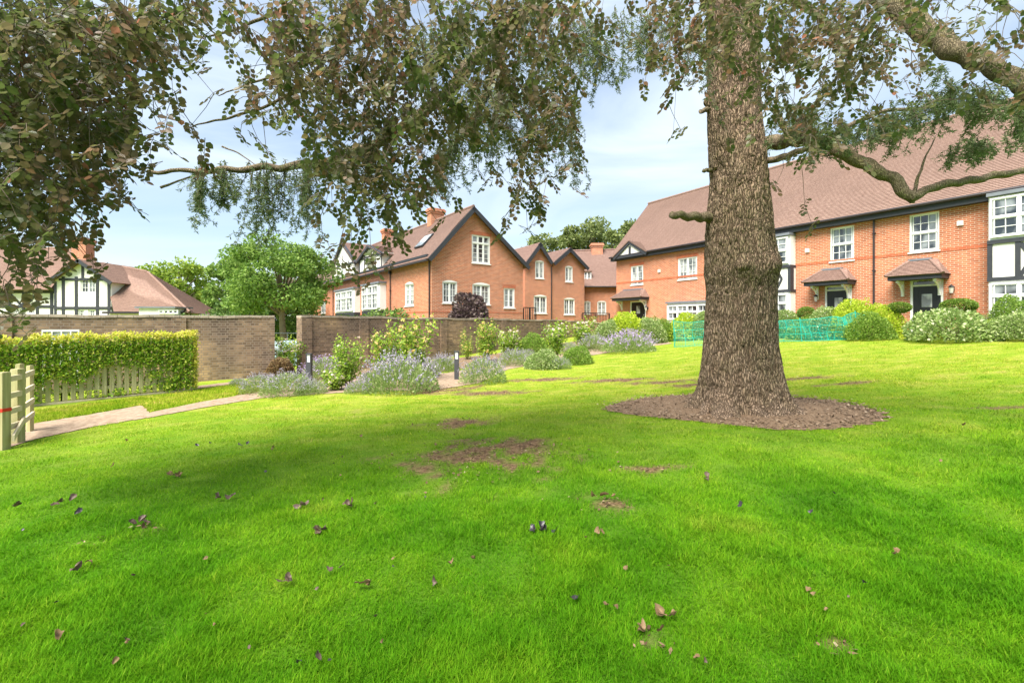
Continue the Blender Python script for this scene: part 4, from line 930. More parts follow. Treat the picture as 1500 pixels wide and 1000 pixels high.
q = np.array(f0)[None]+np.outer(u, FDv)+np.outer(o, FN); q[:, 2] = tz(q[:, 0], q[:, 1])+z
tip = (z > 1.43+rng.uniform(-.10, .05, n)) | (u > FL-.02)
for nm, k, mm in (('leaves', ~tip, 'hedge'), ('young_tips', tip, 'hedge_tip')):
    m_ = int(k.sum()); D = unit(rdir(m_)+np.array(FN)*.5+np.array([0, 0, .1])); V, fs = cards(q[k], D, unit(rdir(m_)+np.array([0, 0, .8])), rng.uniform(.04, .085, m_), 1., LEAF4)
    npmesh(nm, V, fs, M[mm], hd)
g = MB()
for i in range(46):
    u_ = i*FL/46+random.uniform(0, .1); a = fp(u_, 0, -.2); g.tube([a, a+Vector((random.uniform(-.08, .08), random.uniform(-.05, .05), .7)), a+Vector((random.uniform(-.15, .15), random.uniform(-.1, .1), 1.3))], [.016, .011, .004], 5)
g.build('stems', M['twig'], hd)

# ================================================================ timber gate and posts at the far left
ga_ = ghit(4, 655); gb_ = ghit(33, 643); gc_ = ghit(47, 622)
gt_ = empty('timber_field_gate', ghit(12, 652), 'weathered timber gate with four bars and a red band, left end of the path', 'gate')
def post(p, w_, h, name='post', mt='wood'):
    g = MB(); zt_ = p.z+h; g.box(p-Vector((w_/2, w_/2, .1)), (w_, 0, 0), (0, w_, 0), (0, 0, h+.1)); g.box(Vector((p.x-w_/2+.005, p.y-w_/2+.005, zt_)), (w_-.01, 0, 0), (0, w_-.01, 0), (0, 0, .012)); return g.build(name, M[mt], gt_)
pa, pb, pc = at(4, 655, 6.9), at(26, 641, 7.3), at(44, 625, 8.1)
pa, pb, pc = [Vector((q.x, q.y, T(q.x, q.y))) for q in (pa, pb, pc)]
post(pa, .12, 1.16)
g = MB(); g.box(pa-Vector((.066, .066, -.58)), (.132, 0, 0), (0, .132, 0), (0, 0, .05)); g.build('red_band', M['red'], gt_)
post(pb, .12, 1.18)
post(pc, .07, 1.17); post(pc+Vector((-.16, -.02, 0)), .08, 1.2)
for a, b in ((pa+Vector((-2.2, -.5, 0)), pa), (pa, pb), (pb, pc)):
    for z in (.28, .52, .76, 1.02):
        g = MB(); a2 = Vector((a.x, a.y, a.z+z)); b2 = Vector((b.x, b.y, b.z+z)); d_ = b2-a2; s_ = Vector((d_.y, -d_.x, 0)).normalized()*.03
        g.box(a2+d_*.0+s_, d_, s_, Vector((0, 0, .085))); g.build('bar', M['wood_pale'], gt_)
g = MB(); a2 = pa+Vector((.05, .0, .12)); b2 = pb+Vector((0, 0, .34)); d_ = b2-a2; s_ = Vector((d_.y, -d_.x, 0)).normalized()*.03; g.box(a2+s_*2, d_, s_, Vector((0, 0, .09))); g.build('brace', M['wood_pale'], gt_)

# ================================================================ bollard lights
def bollard(px, py, top, label):
    b = ghit(px, py); h = (py-top)/F*b.y; r = empty('bollard_light', b, label, 'bollard light', 'path lights')
    g = MB(); g.abox(b.x-.065, b.y-.065, b.z-.05, b.x+.065, b.y+.065, b.z+h-.24); g.abox(b.x-.065, b.y+.02, b.z+h-.24, b.x+.065, b.y+.065, b.z+h-.03); g.abox(b.x-.065, b.y-.065, b.z+h-.24, b.x-.045, b.y+.02, b.z+h-.03); g.abox(b.x+.045, b.y-.065, b.z+h-.24, b.x+.065, b.y+.02, b.z+h-.03); g.abox(b.x-.07, b.y-.07, b.z+h-.03, b.x+.07, b.y+.07, b.z+h); g.build('body', M['bollard'], r)
    g = MB(); g.abox(b.x-.044, b.y-.045, b.z+h-.239, b.x+.044, b.y+.019, b.z+h-.031); g.build('lens', M['white'], r)
bollard(453, 566, 518, 'grey square bollard light among the lavender in front of the wall gap')
bollard(669, 556, 514, 'grey square bollard light at the left edge of the catmint beside the path')

# ================================================================ parked car seen through the gap
cy = 21.5; cx = (425-750)/F*cy; czz = T(cx, cy)
carz = E-(498-HY)/F*cy-1.42
car = empty('parked_car', (cx, cy, carz), 'pale blue-white parked car glimpsed through the gap in the garden wall', 'car')
CP_ = dirty('car_paint', (.30, .37, .45), .25, .05, 4, .6)
prof = [(-2.1, .35), (-2.12, .75), (-1.95, .88), (-1.0, .98), (-.45, 1.38), (.2, 1.42), (1.1, 1.36), (1.75, .98), (2.05, .9), (2.1, .4), (1.75, .32), (-1.75, .3)]
g = MB(); hw = .85
def cp_(x, z, s_): w_ = hw-(.14 if z > 1.2 else .03 if z > .85 else 0); return Vector((cx+x, cy+s_*w_, carz+z))
g.poly([cp_(x, z, -1) for x, z in prof]); g.poly([cp_(x, z, 1) for x, z in prof][::-1])
for i in range(len(prof)): (a, b), (c, d_) = prof[i], prof[(i+1) % len(prof)]; g.poly([cp_(a, b, -1), cp_(a, b, 1), cp_(c, d_, 1), cp_(c, d_, -1)])
g.build('body', CP_, car)
for pts in ([(-.85, .99), (-.4, 1.31), (.1, 1.34), (.1, .99)], [(.16, .99), (.16, 1.34), (1.0, 1.29), (1.5, .99)]):
    g = MB(); g.poly([Vector((cx+x, cy-hw-.004+(.14*(z-.9)/.45 if z > 1 else .028), carz+z)) for x, z in pts]); g.build('side_window', M['glass'], car)
for x in (-1.35, 1.35):
    for s_ in (-1, 1):
        g = MB(); c = Vector((cx+x, cy+s_*(hw-.1), carz+.31)); g.tube([c+Vector((0, -.11, 0)), c+Vector((0, .11, 0))], .31, 20); wh = g.build('wheel', M['black'], car)
        g = MB(); g.tube([c+Vector((0, -.125, 0)), c+Vector((0, .125, 0))], .19, 14); g.build('rim', M['lead'], wh)
for s_ in (-1, 1): g = MB(); g.ball(Vector((cx-2.08, cy+s_*.6, carz+.68)), .11); g.build('headlight', M['lamp_glass'], car)
g = MB(); g.abox(cx+.1, cy-hw-.012, carz+.8, cx+.25, cy-hw-.0, carz+.83); g.build('handle', M['lead'], car)
# wire rail fence behind the car
rf = empty('metal_rail_fence', (-13, 25, -.6), 'thin metal rail fence behind the car beyond the wall gap', 'fence')
for z in (.55, 1.0): g = MB(); g.tube([(-18, 25, z), (-6.4, 25.3, z)], .022, 6); g.build('rail', M['lead'], rf)
for i in range(9): x = -18+i*1.4; g = MB(); g.tube([(x, 25+.3*i/8, -.7), (x, 25+.3*i/8, 1.06)], .03, 6); g.build('post', M['lead'], rf)

# dark boundary hedge beyond the car
hb = empty('boundary_hedge', (-12, 28, T(-12, 28)), 'dark untrimmed hedge behind the metal rail fence beyond the wall gap', 'hedge')
n = 16000; u = rng.uniform(-20, -4, n); q = np.stack([u, 28+rng.normal(0, .5, n)+.02*u, 0*u], 1); q[:, 2] = tz(q[:, 0], q[:, 1])+rng.uniform(0, 1, n)*(2.1+1.0*fbm(np.stack([u, u*0, u*0], 1), 3, 8))
V, fs = cards(q, rdir(n), rdir(n), rng.uniform(.12, .22, n), 1.1, LEAF4); npmesh('foliage', V, fs, M['dark_tree'], hb)
# ================================================================ plants
def blob(kind, seed, asp=1.):
    """unit plant: radius about 1 in x,y and height 1; returns child specs [(name, V, faces, mat)]"""
    r = np.random.default_rng(seed); out = []; S3 = np.array([1, 1, asp])
    def dirs(n): return unit(r.normal(size=(n, 3)))
    if kind in ('shrub', 'lime', 'vari', 'box', 'bronze', 'purple'):
        n = {'box': 5200, 'vari': 7000, 'shrub': 5200, 'lime': 5200}.get(kind, 3200); n = int(n*min(1.8, max(.8, asp))); a = dirs(n); a[:, 2] = np.abs(a[:, 2]); 
        lump = .72+.55*fbm(a*2.3+seed, 3, seed) if kind != 'box' else 1.0+0*a[:, 0]
        rad = (1-.45*r.uniform(0, 1, n)**2.2)*lump if kind != 'box' else 1-.12*r.uniform(0, 1, n)
        p = a*rad[:, None]; p[:, 2] = p[:, 2]*(.96) + (.0 if kind != 'box' else 0)
        if kind == 'box': a = dirs(n); p = a*rad[:, None]; p[:, 2] = p[:, 2]*.5+.5
        D = unit(a+dirs(n)*.9); s = r.uniform(*{'box': (.06, .12), 'purple': (.09, .15), 'bronze': (.09, .15)}.get(kind, (.04, .085)), n)
        V, f = cards(p*S3, D, unit(dirs(n)+np.array([0, 0, .6])), s*1.2, 1.1, LEAF4); out.append(('foliage', V, f, kind))
        g = MB()
        for i in range(9): a = i*2.4; g.tube([(0, 0, -.1), (.25*math.cos(a), .25*math.sin(a), .35), (.55*math.cos(a), .55*math.sin(a), .7)], [.03, .02, .008], 5)
        g.v = [Vector((q.x, q.y, q.z*asp)) for q in g.v]; out.append(('stems', g, None, 'stem'))
    if kind in ('nepeta', 'lavender'):
        n = 3400; a = dirs(n); a[:, 2] = np.abs(a[:, 2]); p = a*(1-.6*r.uniform(0, 1, n)**2)[:, None]*np.array([.92, .92, .70]); D = unit(a+dirs(n)*.6+np.array([0, 0, .5]))
        V, f = cards(p*S3, D, dirs(n), r.uniform(.05, .11, n), .6, LEAF4); out.append(('foliage', V, f, 'nepeta'))
        m_ = 170; a = dirs(m_); a[:, 2] = np.abs(a[:, 2])*.9+.35; a = unit(a); base = a*np.array([.6, .6, .4]); ln = r.uniform(.35, .62, m_); Ds = unit(a+dirs(m_)*.22+np.array([0, 0, .25]))
        V2, f2 = cards(base*S3, Ds, dirs(m_), ln+.1, .018, LEAF4); out.append(('flower_stalks', V2, f2, 'nepeta'))
        k = 10; t = np.repeat(np.linspace(.62, 1.02, k)[None], m_, 0); pp = ((base*S3)[:, None]+Ds[:, None]*(t*ln[:, None])[..., None]).reshape(-1, 3)+r.normal(0, .014, (m_*k, 3))
        V, f = cards(pp, dirs(m_*k), dirs(m_*k), r.uniform(.025, .055, m_*k), 1.3, LEAF4); out.append(('flowers', V, f, 'nep_fl' if kind == 'nepeta' else 'lav_fl'))
    if kind in ('rose_yel', 'rose_pale', 'rose'):
        g = MB(); tips = []
        for i in range(11):
            a = i*2.399+r.uniform(-.3, .3); rr = r.uniform(.3, .95); h = r.uniform(.4, 1.0); pts = [Vector((.08*math.cos(a), .08*math.sin(a), 0)), Vector((rr*.5*math.cos(a), rr*.5*math.sin(a), h*.55)), Vector((rr*math.cos(a), rr*math.sin(a), h))]
            g.tube(pts, [.022, .015, .006], 5)
            for t in np.linspace(.35, 1, 8): q = pts[0].lerp(pts[1], min(1, t*2)) if t < .5 else pts[1].lerp(pts[2], t*2-1); tips.append((q, t))
        g.v = [Vector((q.x, q.y, q.z*asp)) for q in g.v]; out.append(('stems', g, None, 'stem'))
        c = np.repeat(np.array([tuple(q) for q, t in tips]), 22, 0); n = len(c); p = c+r.normal(0, 1, (n, 3))*np.array([.19, .19, .075])
        V, f = cards(p*S3, unit(dirs(n)+np.array([0, 0, -.1])), unit(dirs(n)+np.array([0, 0, 1])), r.uniform(.09, .19, n), 1.0, LEAF4); out.append(('foliage', V, f, 'rose_leaf'))
        fl = []
        bl = [q for q, t in tips if t > .55][:: (1 if kind != 'rose' else 7)]
        P_, D2, N2, S2 = [], [], [], []
        for q in bl:
            q = np.array(q)+r.normal(0, .06, 3); s = r.uniform(.08, .14)
            for j in range(14): d = unit(r.normal(size=(1, 3)))[0]; d[2] = abs(d[2]); P_.append(q); D2.append(d); N2.append(unit(r.normal(size=(1, 3)))[0]); S2.append(s)
        V, f = cards(np.array(P_)*S3, np.array(D2), np.array(N2), np.array(S2), 1.6, LEAF4); out.append(('blooms', V, f, 'rose_pale' if kind == 'rose' else kind))
    return out
MESHES = {}
def plant(name, kind, base, rx, h, label, cat, group=None, ry=None, var=0):
    asp = max(.4, round(h/rx*2.5)/2.5) if kind != 'box' else 1.; key = (kind, var, asp)
    o = empty(name, base, label, cat, group, rz=random.uniform(0, 6.28) if kind != 'rosex' else 0); o.scale = (rx, ry or rx, h/asp)
    if key not in MESHES:
        ch = []
        for nm, V, f, mm in blob(kind, 11+var*7+len(kind)+int(asp*10), asp):
            c = V.build(nm, M[mm], None, local=True) if f is None else npmesh(nm, V, f, M[mm])
            ch.append(c)
        MESHES[key] = [c.data for c in ch]
        for c in ch: c.parent = o
    else:
        for d_ in MESHES[key]:
            c = bpy.data.objects.new(d_.name.split('.')[0], d_); col.objects.link(c); c.parent = o
    return o
def pl(name, kind, cx_, yb, w_, yt, label, cat, group=None, var=0, depth=None, ry=None):
    if depth: x = (cx_-750)/F*depth; b = Vector((x, depth, T(x, depth)))
    else: b = ghit(cx_, yb)
    h = (E-(yt-HY)/F*b.y)-b.z; rx = w_/2/F*b.y
    return plant(name, kind, b+Vector((0, rx*.5 if not depth else 0, 0)), rx, h, label, cat, group, ry=ry, var=var)
G1 = 'catmint clumps along the path'; G2 = 'rose bushes in the beds'; G3 = 'shrubs by the terrace'
pl('catmint', 'nepeta', 372, 577, 56, 542, 'leftmost greyish catmint clump spilling onto the end of the path', 'catmint', G1)
pl('catmint', 'nepeta', 412, 581, 84, 537, 'yellow-green catmint clump at the bend of the path, below the bronze shrub', 'catmint', G1, 1)
pl('bronze_shrub', 'bronze', 404, 561, 42, 522, 'bronze-brown leafy shrub between the left catmint and the brick wall', 'shrub')
pl('rose_bush', 'rose_pale', 415, 552, 46, 497, 'white-flowered rose bush standing in front of the wall gap', 'rose', G2, 0)
pl('lavender', 'lavender', 470, 559, 74, 513, 'purple lavender clump behind the left bollard light', 'lavender')
pl('rose_bush', 'rose', 504, 572, 52, 492, 'upright green rose bush with bare stems, just right of the left bollard', 'rose', G2, 0)
pl('low_pink_plant', 'rose_pale', 487, 573, 50, 545, 'low pale pink flowering plant between the left bollard and the upright rose', 'flower', None, 1)
pl('catmint', 'nepeta', 450, 579, 50, 552, 'grey catmint clump in front of the left bollard light', 'catmint', G1)
pl('lavender', 'lavender', 522, 577, 46, 553, 'small dark purple lavender at the foot of the upright rose', 'lavender')
pl('catmint', 'nepeta', 580, 577, 122, 518, 'largest catmint mound, below the yellow rose bush', 'catmint', G1, 1)
pl('rose_bush', 'rose_yel', 600, 560, 74, 468, 'tall yellow and peach rose bush behind the largest catmint mound', 'rose', G2)
pl('rose_bush', 'rose_yel', 558, 560, 52, 482, 'looser yellow rose bush left of the tallest rose, against the brick wall', 'rose', G2, 1)
pl('catmint', 'nepeta', 648, 545, 52, 519, 'low catmint against the brick wall left of the right bollard', 'catmint', G1)
pl('catmint', 'nepeta', 622, 552, 44, 524, 'catmint between the largest mound and the low one by the wall', 'catmint', G1, 1)
pl('catmint', 'nepeta', 706, 563, 76, 514, 'round catmint mound touching the right bollard light', 'catmint', G1)
pl('rose_bush', 'rose_yel', 711, 532, 42, 471, 'yellow rose bush behind the round catmint mound', 'rose', G2, 1)
pl('rose_bush', 'rose_yel', 684, 527, 22, 484, 'small yellow standard rose on a thin stem left of the narrow yellow bush', 'rose', G2)
pl('rose_bush', 'rose_pale', 744, 524, 38, 476, 'pale flowered green rose bush right of the narrow yellow bush', 'rose', G2, 1)
pl('catmint', 'nepeta', 752, 537, 52, 506, 'catmint at the path edge below the pale flowered rose', 'catmint', G1, 1)
pl('green_shrub', 'shrub', 782, 522, 50, 489, 'rounded bright green shrub in the middle of the border', 'shrub')
pl('rose_bush', 'rose_pale', 814, 530, 44, 473, 'leaning cream rose bush in the middle of the border by the wall end', 'rose', G2)
pl('variegated_shrub', 'vari', 797, 541, 54, 511, 'low pale green shrub on the lawn side, below the leaning cream rose', 'shrub')
pl('green_shrub', 'shrub', 847, 534, 48, 506, 'low green shrub beside the path opening, right of the leaning cream rose', 'shrub', None, 1)
pl('catmint', 'nepeta', 822, 541, 34, 516, 'small catmint tuft between two low shrubs on the lawn edge', 'catmint', G1)
pl('rose_bush', 'rose_pale', 855, 512, 42, 461, 'tall leafy rose bush at the end of the brick wall', 'rose', G2, 1)
pl('catmint', 'nepeta', 872, 515, 52, 484, 'grey catmint behind the path opening at the wall end', 'catmint', G1, 1)
pl('variegated_shrub', 'vari', 893, 505, 44, 468, 'cream-edged round shrub below the black railing', 'shrub')
pl('green_shrub', 'lime', 925, 503, 64, 455, 'large yellow-green shrub below the left door canopy', 'shrub')
pl('green_shrub', 'shrub', 906, 502, 40, 462, 'green shrub between the cream-edged round one and the large yellow-green one', 'shrub')
pl('lavender', 'lavender', 926, 517, 86, 484, 'broad lavender bank at the top corner of the lawn', 'lavender')
pl('variegated_shrub', 'vari', 956, 503, 48, 463, 'cream and green shrub left of the white bay window', 'shrub', None, 1)
pl('green_shrub', 'shrub', 975, 500, 42, 466, 'mid green shrub at the foot of the white bay window', 'shrub')
for i, (x, yb, w_, yt, kd, vr, dp, lb) in enumerate([
  (1005, 0, 60, 457, 'lime', 0, 24.5, 'yellow-green shrub behind the left part of the green netting'),
  (1030, 0, 46, 455, 'vari', 1, 24, 'pale shrub under the bay window just left of the trunk'),
  (1150, 0, 50, 453, 'vari', 0, 21, 'pale shrub just right of the trunk under the two-storey bay'),
  (1125, 0, 50, 458, 'shrub', 1, 21, 'green shrub half hidden by the trunk above the netting'),
  (1212, 0, 60, 448, 'vari', 1, 18.7, 'cream shrub behind the netting under the middle door canopy'),
  (1250, 0, 66, 436, 'lime', 0, 17.9, 'tall bright lime shrub at the right end of the netting'),
  (1293, 0, 56, 444, 'lime', 1, 17.2, 'yellow shrub between the lime shrub and the right door'),
  (1275, 0, 60, 458, 'shrub', 0, 16.4, 'dark green shrub at the foot of the lime shrub'),
  (1393, 0, 108, 451, 'vari', 0, 14.6, 'widest cream variegated mound in front of the right door'),
  (1492, 0, 74, 454, 'vari', 1, 13.5, 'rounded variegated mound at the right edge below the corner bay'),
  (1452, 0, 36, 468, 'lime', 1, 14.2, 'little yellow-green plant between the two variegated mounds'),
  (1482, 0, 54, 430, 'shrub', 1, 14.8, 'taller green shrub against the corner bay at the right edge'),
  (1100, 0, 60, 468, 'shrub', 0, 20, 'low green shrub directly behind the trunk'),
  (1190, 0, 70, 464, 'shrub', 0, 19.2, 'low green shrub behind the middle of the netting')]):
    pl('variegated_shrub' if kd == 'vari' else 'lime_shrub' if kd == 'lime' else 'green_shrub', kd, x, yb, w_, yt, lb, 'shrub', G3, vr, dp)
pl('lavender', 'lavender', 1438, 0, 34, 447, 'small pinkish lavender tuft by the corner bay', 'lavender', None, 0, 15.4)
pl('catmint', 'nepeta', 1075, 0, 60, 482, 'catmint behind the trunk at the back of the lawn', 'catmint', G1, 0, 19)
for x, yt, yb, r_, dp, lb in ((1181, 450, 467, 11.5, 20, 'clipped box ball left of the middle door'), (1404, 438, 458, 20, 15.6, 'clipped box ball right of the right door'), (1317, 443, 458, 14, 16.9, 'clipped box ball between the lime shrub and the right door')):
    c = at(x, yb, dp); zg = T(c.x, c.y); rr = r_/F*dp; hh = (yb-yt)/F*dp
    o = plant('box_ball', 'box', c, rr, hh, lb, 'topiary', 'clipped box balls')
    g = MB(); g.tube([Vector((0, 0, (zg-c.z)/hh)), Vector((0, 0, .3))], .06, 6); s_ = g.build('stem', M['stem'], None, local=True); s_.parent = o
# purple shrub behind the wall
c = at(688, 464, 23.3); zb = T(c.x, c.y)
o = plant('purple_shrub', 'purple', Vector((c.x, c.y, zb)), 36/F*23.3, (E-(428-HY)/F*23.3)-zb, 'dark purple smoke bush rising above the garden wall before the tall gable', 'shrub')
# plants that fill the foot of the wall
for i, (x, yb, w_, yt) in enumerate([(540,563,40,540),(770,528,34,508),(835,520,36,494),(345,566,26,552)]):
    pl('catmint', 'nepeta', x, yb, w_, yt, ['small catmint left of the largest mound, behind the upright rose', 'small catmint tuft left of the bright green shrub', 'catmint between the cream rose and the wall end', 'tiny catmint at the foot of the left wall by the gap'][i], 'catmint', G1, i % 2)

# ---------------------------------------------------------------- green plastic netting on stakes
net = empty('plastic_netting', ghit(1130, 498), 'green plastic mesh netting on stakes round the bed behind the trunk', 'netting')
npts = [(988,506,470), (1040,505,472), (1085,503,473), (1135,503,470), (1180,501,468), (1225,497,464), (1252,495,461), (1274,490,457)]
deps = np.interp([p_[0] for p_ in npts], [988, 1135, 1252, 1274], [21.5, 18.9, 16.9, 17.6])
BP = [at(x, yb, d_) for (x, yb, yt), d_ in zip(npts, deps)]; TP = [at(x, yt, d_) for (x, yb, yt), d_ in zip(npts, deps)]
BP = [Vector((b.x, b.y, T(b.x, b.y)+.02)) for b in BP]
def interp(Pl, t): k = t*(len(Pl)-1); i = min(int(k), len(Pl)-2); return Pl[i].lerp(Pl[i+1], k-i)
g = MB(); nh, nv = 15, 150
def npnt(t, s_):
    q = interp(BP, t).lerp(interp(TP, t), s_); wv = math.sin(t*60)*.04*(1-.5*s_)+math.sin(t*23+s_*5)*.06; q.z -= .07*math.sin(t*35)*s_*(.5+.5*math.sin(t*9)); return q+Vector((wv*.5, -wv, 0))
for j in range(nh+1):
    w_ = .0045 if j % 5 else .013
    for i in range(nv):
        a, b = npnt(i/nv, j/nh), npnt((i+1)/nv, j/nh); g.poly([a-Vector((0, 0, w_)), b-Vector((0, 0, w_)), b+Vector((0, 0, w_)), a+Vector((0, 0, w_))])
for i in range(nv+1):
    w_ = .004 if i % 6 else .012
    for j in range(nh):
        a, b = npnt(i/nv, j/nh), npnt(i/nv, (j+1)/nh); g.poly([a-Vector((w_, 0, 0)), a+Vector((w_, 0, 0)), b+Vector((w_, 0, 0)), b-Vector((w_, 0, 0))])
g.build('mesh', M['net'], net)
for t in (0, .28, .55, .86, 1): g = MB(); a, b = npnt(t, 0), npnt(t, 1.0); g.tube([a-Vector((0, 0, .1)), b+Vector((0, 0, .08))], .016, 6); g.build('stake', M['net'], net)

# ================================================================ background trees
def tree(label, kind, px, dep, ytop, w_px, crown_low, group=None, n=6000, trunkr=.22, seed=1, leaf=.22, conic=0, name='tree', lean=0):
    r = np.random.default_rng(seed); x = (px-750)/F*dep; zb = T(x, dep); top = E-(ytop-HY)/F*dep; R_ = w_px/2/F*dep; low = zb+(top-zb)*crown_low
    o = empty(name, (x, dep, zb), label, 'tree', group); cz = (low+top)/2; hz = (top-low)/2
    # branches with clumps
    cl = []; g = MB(); 
    for i in range(34):
        a = i*2.4+r.uniform(-.3, .3); t = r.uniform(.12, 1); ph = r.uniform(-.75, 1.); rr = R_*math.sqrt(max(.05, 1-ph*ph))*r.uniform(.55, .92)
        if conic: rr = R_*(1-(ph+1)/2*.8)*r.uniform(.4, .95)
        c = Vector((x+lean+rr*math.cos(a), dep+rr*math.sin(a), cz+hz*ph*.86)); cl.append((c, R_*r.uniform(.2, .36)))
        s0 = Vector((x+lean*.5, dep, low+(c.z-low)*.35)); g.tube([s0, s0.lerp(c, .5)+Vector((0, 0, .15*R_)), c], [trunkr*.35, trunkr*.2, .02], 5)
    g.build('limbs', M['bark_far'], o)
    g = MB(); g.tube([(x, dep, zb-.2), (x+.02, dep, zb+.3), (x+lean*.3, dep, zb+(low-zb)*.8), (x+lean*.6, dep, cz), (x+lean, dep, top-.25*hz)], [trunkr*1.5, trunkr*1.05, trunkr*.9, trunkr*.5, .03], 10); g.build('trunk', M['bark_far'], o)
    per = n//len(cl); Ps, As = [], []
    for c, cr_ in cl:
        a = unit(r.normal(size=(per, 3))); rad = cr_*(1-.5*r.uniform(0, 1, per)**1.5)*(.7+.7*fbm(a*2+c.x, 2, seed)); p = np.array(c)+a*rad[:, None]*np.array([1.15, 1.15, .72]); Ps.append(p); As.append(a)
    p = np.concatenate(Ps); a = np.concatenate(As); m_ = len(p)
    V, f = cards(p, unit(a*.6+unit(r.normal(size=(m_, 3)))), unit(r.normal(size=(m_, 3))+np.array([0, 0, .7])), r.uniform(.6, 1.3, m_)*leaf, 1.1, LEAF4)
    npmesh('crown', V, f, M[kind], o); return o
tree('round bright green tree with a bare slim trunk standing in the wall gap', 'maple', 418, 26, 345, 150, .30, None, 24000, .2, 3, .16, lean=-.5)
BGG = 'trees beyond the houses'
tree('yellow-green tree behind the sweeping tiled roof on the left', 'yellow_tree', 262, 46, 382, 110, .2, BGG, 8000, .3, 5, .34)
tree('darker green tree between the tiled roof and the round bright tree', 'maple', 342, 38, 380, 80, .12, BGG, 8000, .25, 6, .3)
tree('dark tree filling the gap low behind the bright tree', 'dark_tree', 395, 40, 400, 120, .03, BGG, 9000, .25, 7, .3)
tree('dark bush-like tree left of the gable house flank', 'dark_tree', 452, 50, 402, 70, .03, BGG, 7000, .25, 8, .36)
tree('low dark tree just above the left brick wall by the gap', 'dark_tree', 350, 34, 432, 70, .03, BGG, 6000, .2, 9, .26)
tree('tall olive tree directly behind the squat chimney', 'fir', 868, 62, 322, 110, .1, BGG, 9000, .35, 10, .42)
tree('olive tree above the twin gables, partly behind hanging leaves', 'fir', 800, 66, 338, 80, .1, BGG, 7000, .35, 12, .42)
tree('spiky topped olive tree left of the terrace roof', 'fir', 922, 64, 316, 60, .1, BGG, 7000, .3, 13, .40, conic=1)
tree('small olive tree between the chimney and the terrace roof', 'fir', 900, 58, 334, 56, .1, BGG, 6000, .3, 14, .38)
tree('olive tree left of the chimney above the small gable', 'fir', 836, 60, 326, 54, .1, BGG, 6000, .3, 15, .38, conic=1)

# ================================================================ the big tree
EDGE = [(-700,1052,1110),(-300,1046,1108),(0,1037,1108),(60,1036,1110),(110,1037,1112),(173,1037,1114),(260,1041,1124),(303,1037,1127),(347,1035,1130),(380,1034,1137),(399,1033,1138),(420,1036,1135),(441,1036,1134),(503,1031,1135),(540,1028,1141),(564,1025,1148),(580,1020,1153),(592,1015,1160),(602,1008,1168),(612,1000,1178)]
TD = TREE.y
tr = empty('big_cedar_tree', TREE, 'massive old tree with deeply furrowed bark and a swollen burl in the ring of mulch', 'tree')
nA, nZ = 340, 760
ed = np.array(EDGE, float); zz = E-(ed[:, 0]-HY)/F*TD; o_ = np.argsort(zz); zed, le_, re_ = zz[o_], (ed[o_, 1]-750)/F*TD, (ed[o_, 2]-750)/F*TD
zmin = T(TREE.x, TREE.y)-.12; zs = np.concatenate([np.linspace(zmin, 7.2, nZ-60), np.linspace(7.25, zed[-1], 60)])
lx = np.interp(zs, zed, le_); rx = np.interp(zs, zed, re_); cxs = (lx+rx)/2; rad = (rx-lx)/2*.965
th_ = np.linspace(0, 2*np.pi, nA, endpoint=False); TH, ZZ = np.meshgrid(th_, zs); RAD = np.repeat(rad[:, None], nA, 1); CX = np.repeat(cxs[:, None], nA, 1)
g0 = T(TREE.x, TREE.y); fl_ = np.exp(-np.clip(ZZ-g0, 0, 9)/.22)
RAD = RAD*(1+fl_*(.13*np.sin(TH*5+.7)+.10*np.sin(TH*8+2)+.05*np.sin(TH*13)))
# burl and old knots
for a, z, s, am in ((R(-115), E-(395-HY)/F*TD, .15, .07), (R(-62), E-(392-HY)/F*TD, .17, .10), (R(-90), E-(398-HY)/F*TD, .26, .04), (R(-35), E-(388-HY)/F*TD, .15, .04), (R(178), E-(318-HY)/F*TD, .10, .07), (R(182), E-(75-HY)/F*TD, .13, .12), (R(180), E-(150-HY)/F*TD, .12, .10)):
    da = (TH-a+np.pi) % (2*np.pi)-np.pi; RAD = RAD+am*np.exp(-((da*RAD)**2+(ZZ-z)**2)/s**2/.6)
X = CX+RAD*np.cos(TH); Y = TD+RAD*np.sin(TH)
pt = np.stack([X.ravel(), Y.ravel(), ZZ.ravel()], 1)
wob = fbm(pt*np.array([2.5, 2.5, 2.2]), 3, 40)*.7
pc_ = np.stack([TH.ravel()*7.2+wob*3.0, ZZ.ravel()*2.4+wob*2, 0*wob], 1)
# periodic round the trunk: use cos/sin embedding
em = np.stack([np.cos(TH.ravel())*10.5+wob*2.2, np.sin(TH.ravel())*10.5+wob*2.2, ZZ.ravel()*2.4+wob*1.7], 1)
rid = 1-np.abs(2*vnoise(em, 50)-1)*1.; rid2 = 1-np.abs(2*vnoise(em*2.1+9, 51)-1)
crk = np.clip((rid-.72)/.28, 0, 1)**1.3; crk2 = np.clip((rid2-.74)/.26, 0, 1)
dsp = -.032*crk-.022*crk2+.018*(fbm(pt*9, 3, 52)-.45)+.05*(fbm(pt*1.6, 2, 53)-.4)
dsp = dsp.reshape(TH.shape)
X = X+dsp*np.cos(TH); Y = Y+dsp*np.sin(TH)
V = np.stack([X.ravel(), Y.ravel(), ZZ.ravel()], 1); I = np.arange(nA*len(zs)).reshape(len(zs), nA); In = np.roll(I, -1, 1)
npmesh('trunk', V, [np.stack([I[:-1].ravel(), In[:-1].ravel(), In[1:].ravel(), I[1:].ravel()], 1)], M['bark'], tr, smooth=True)
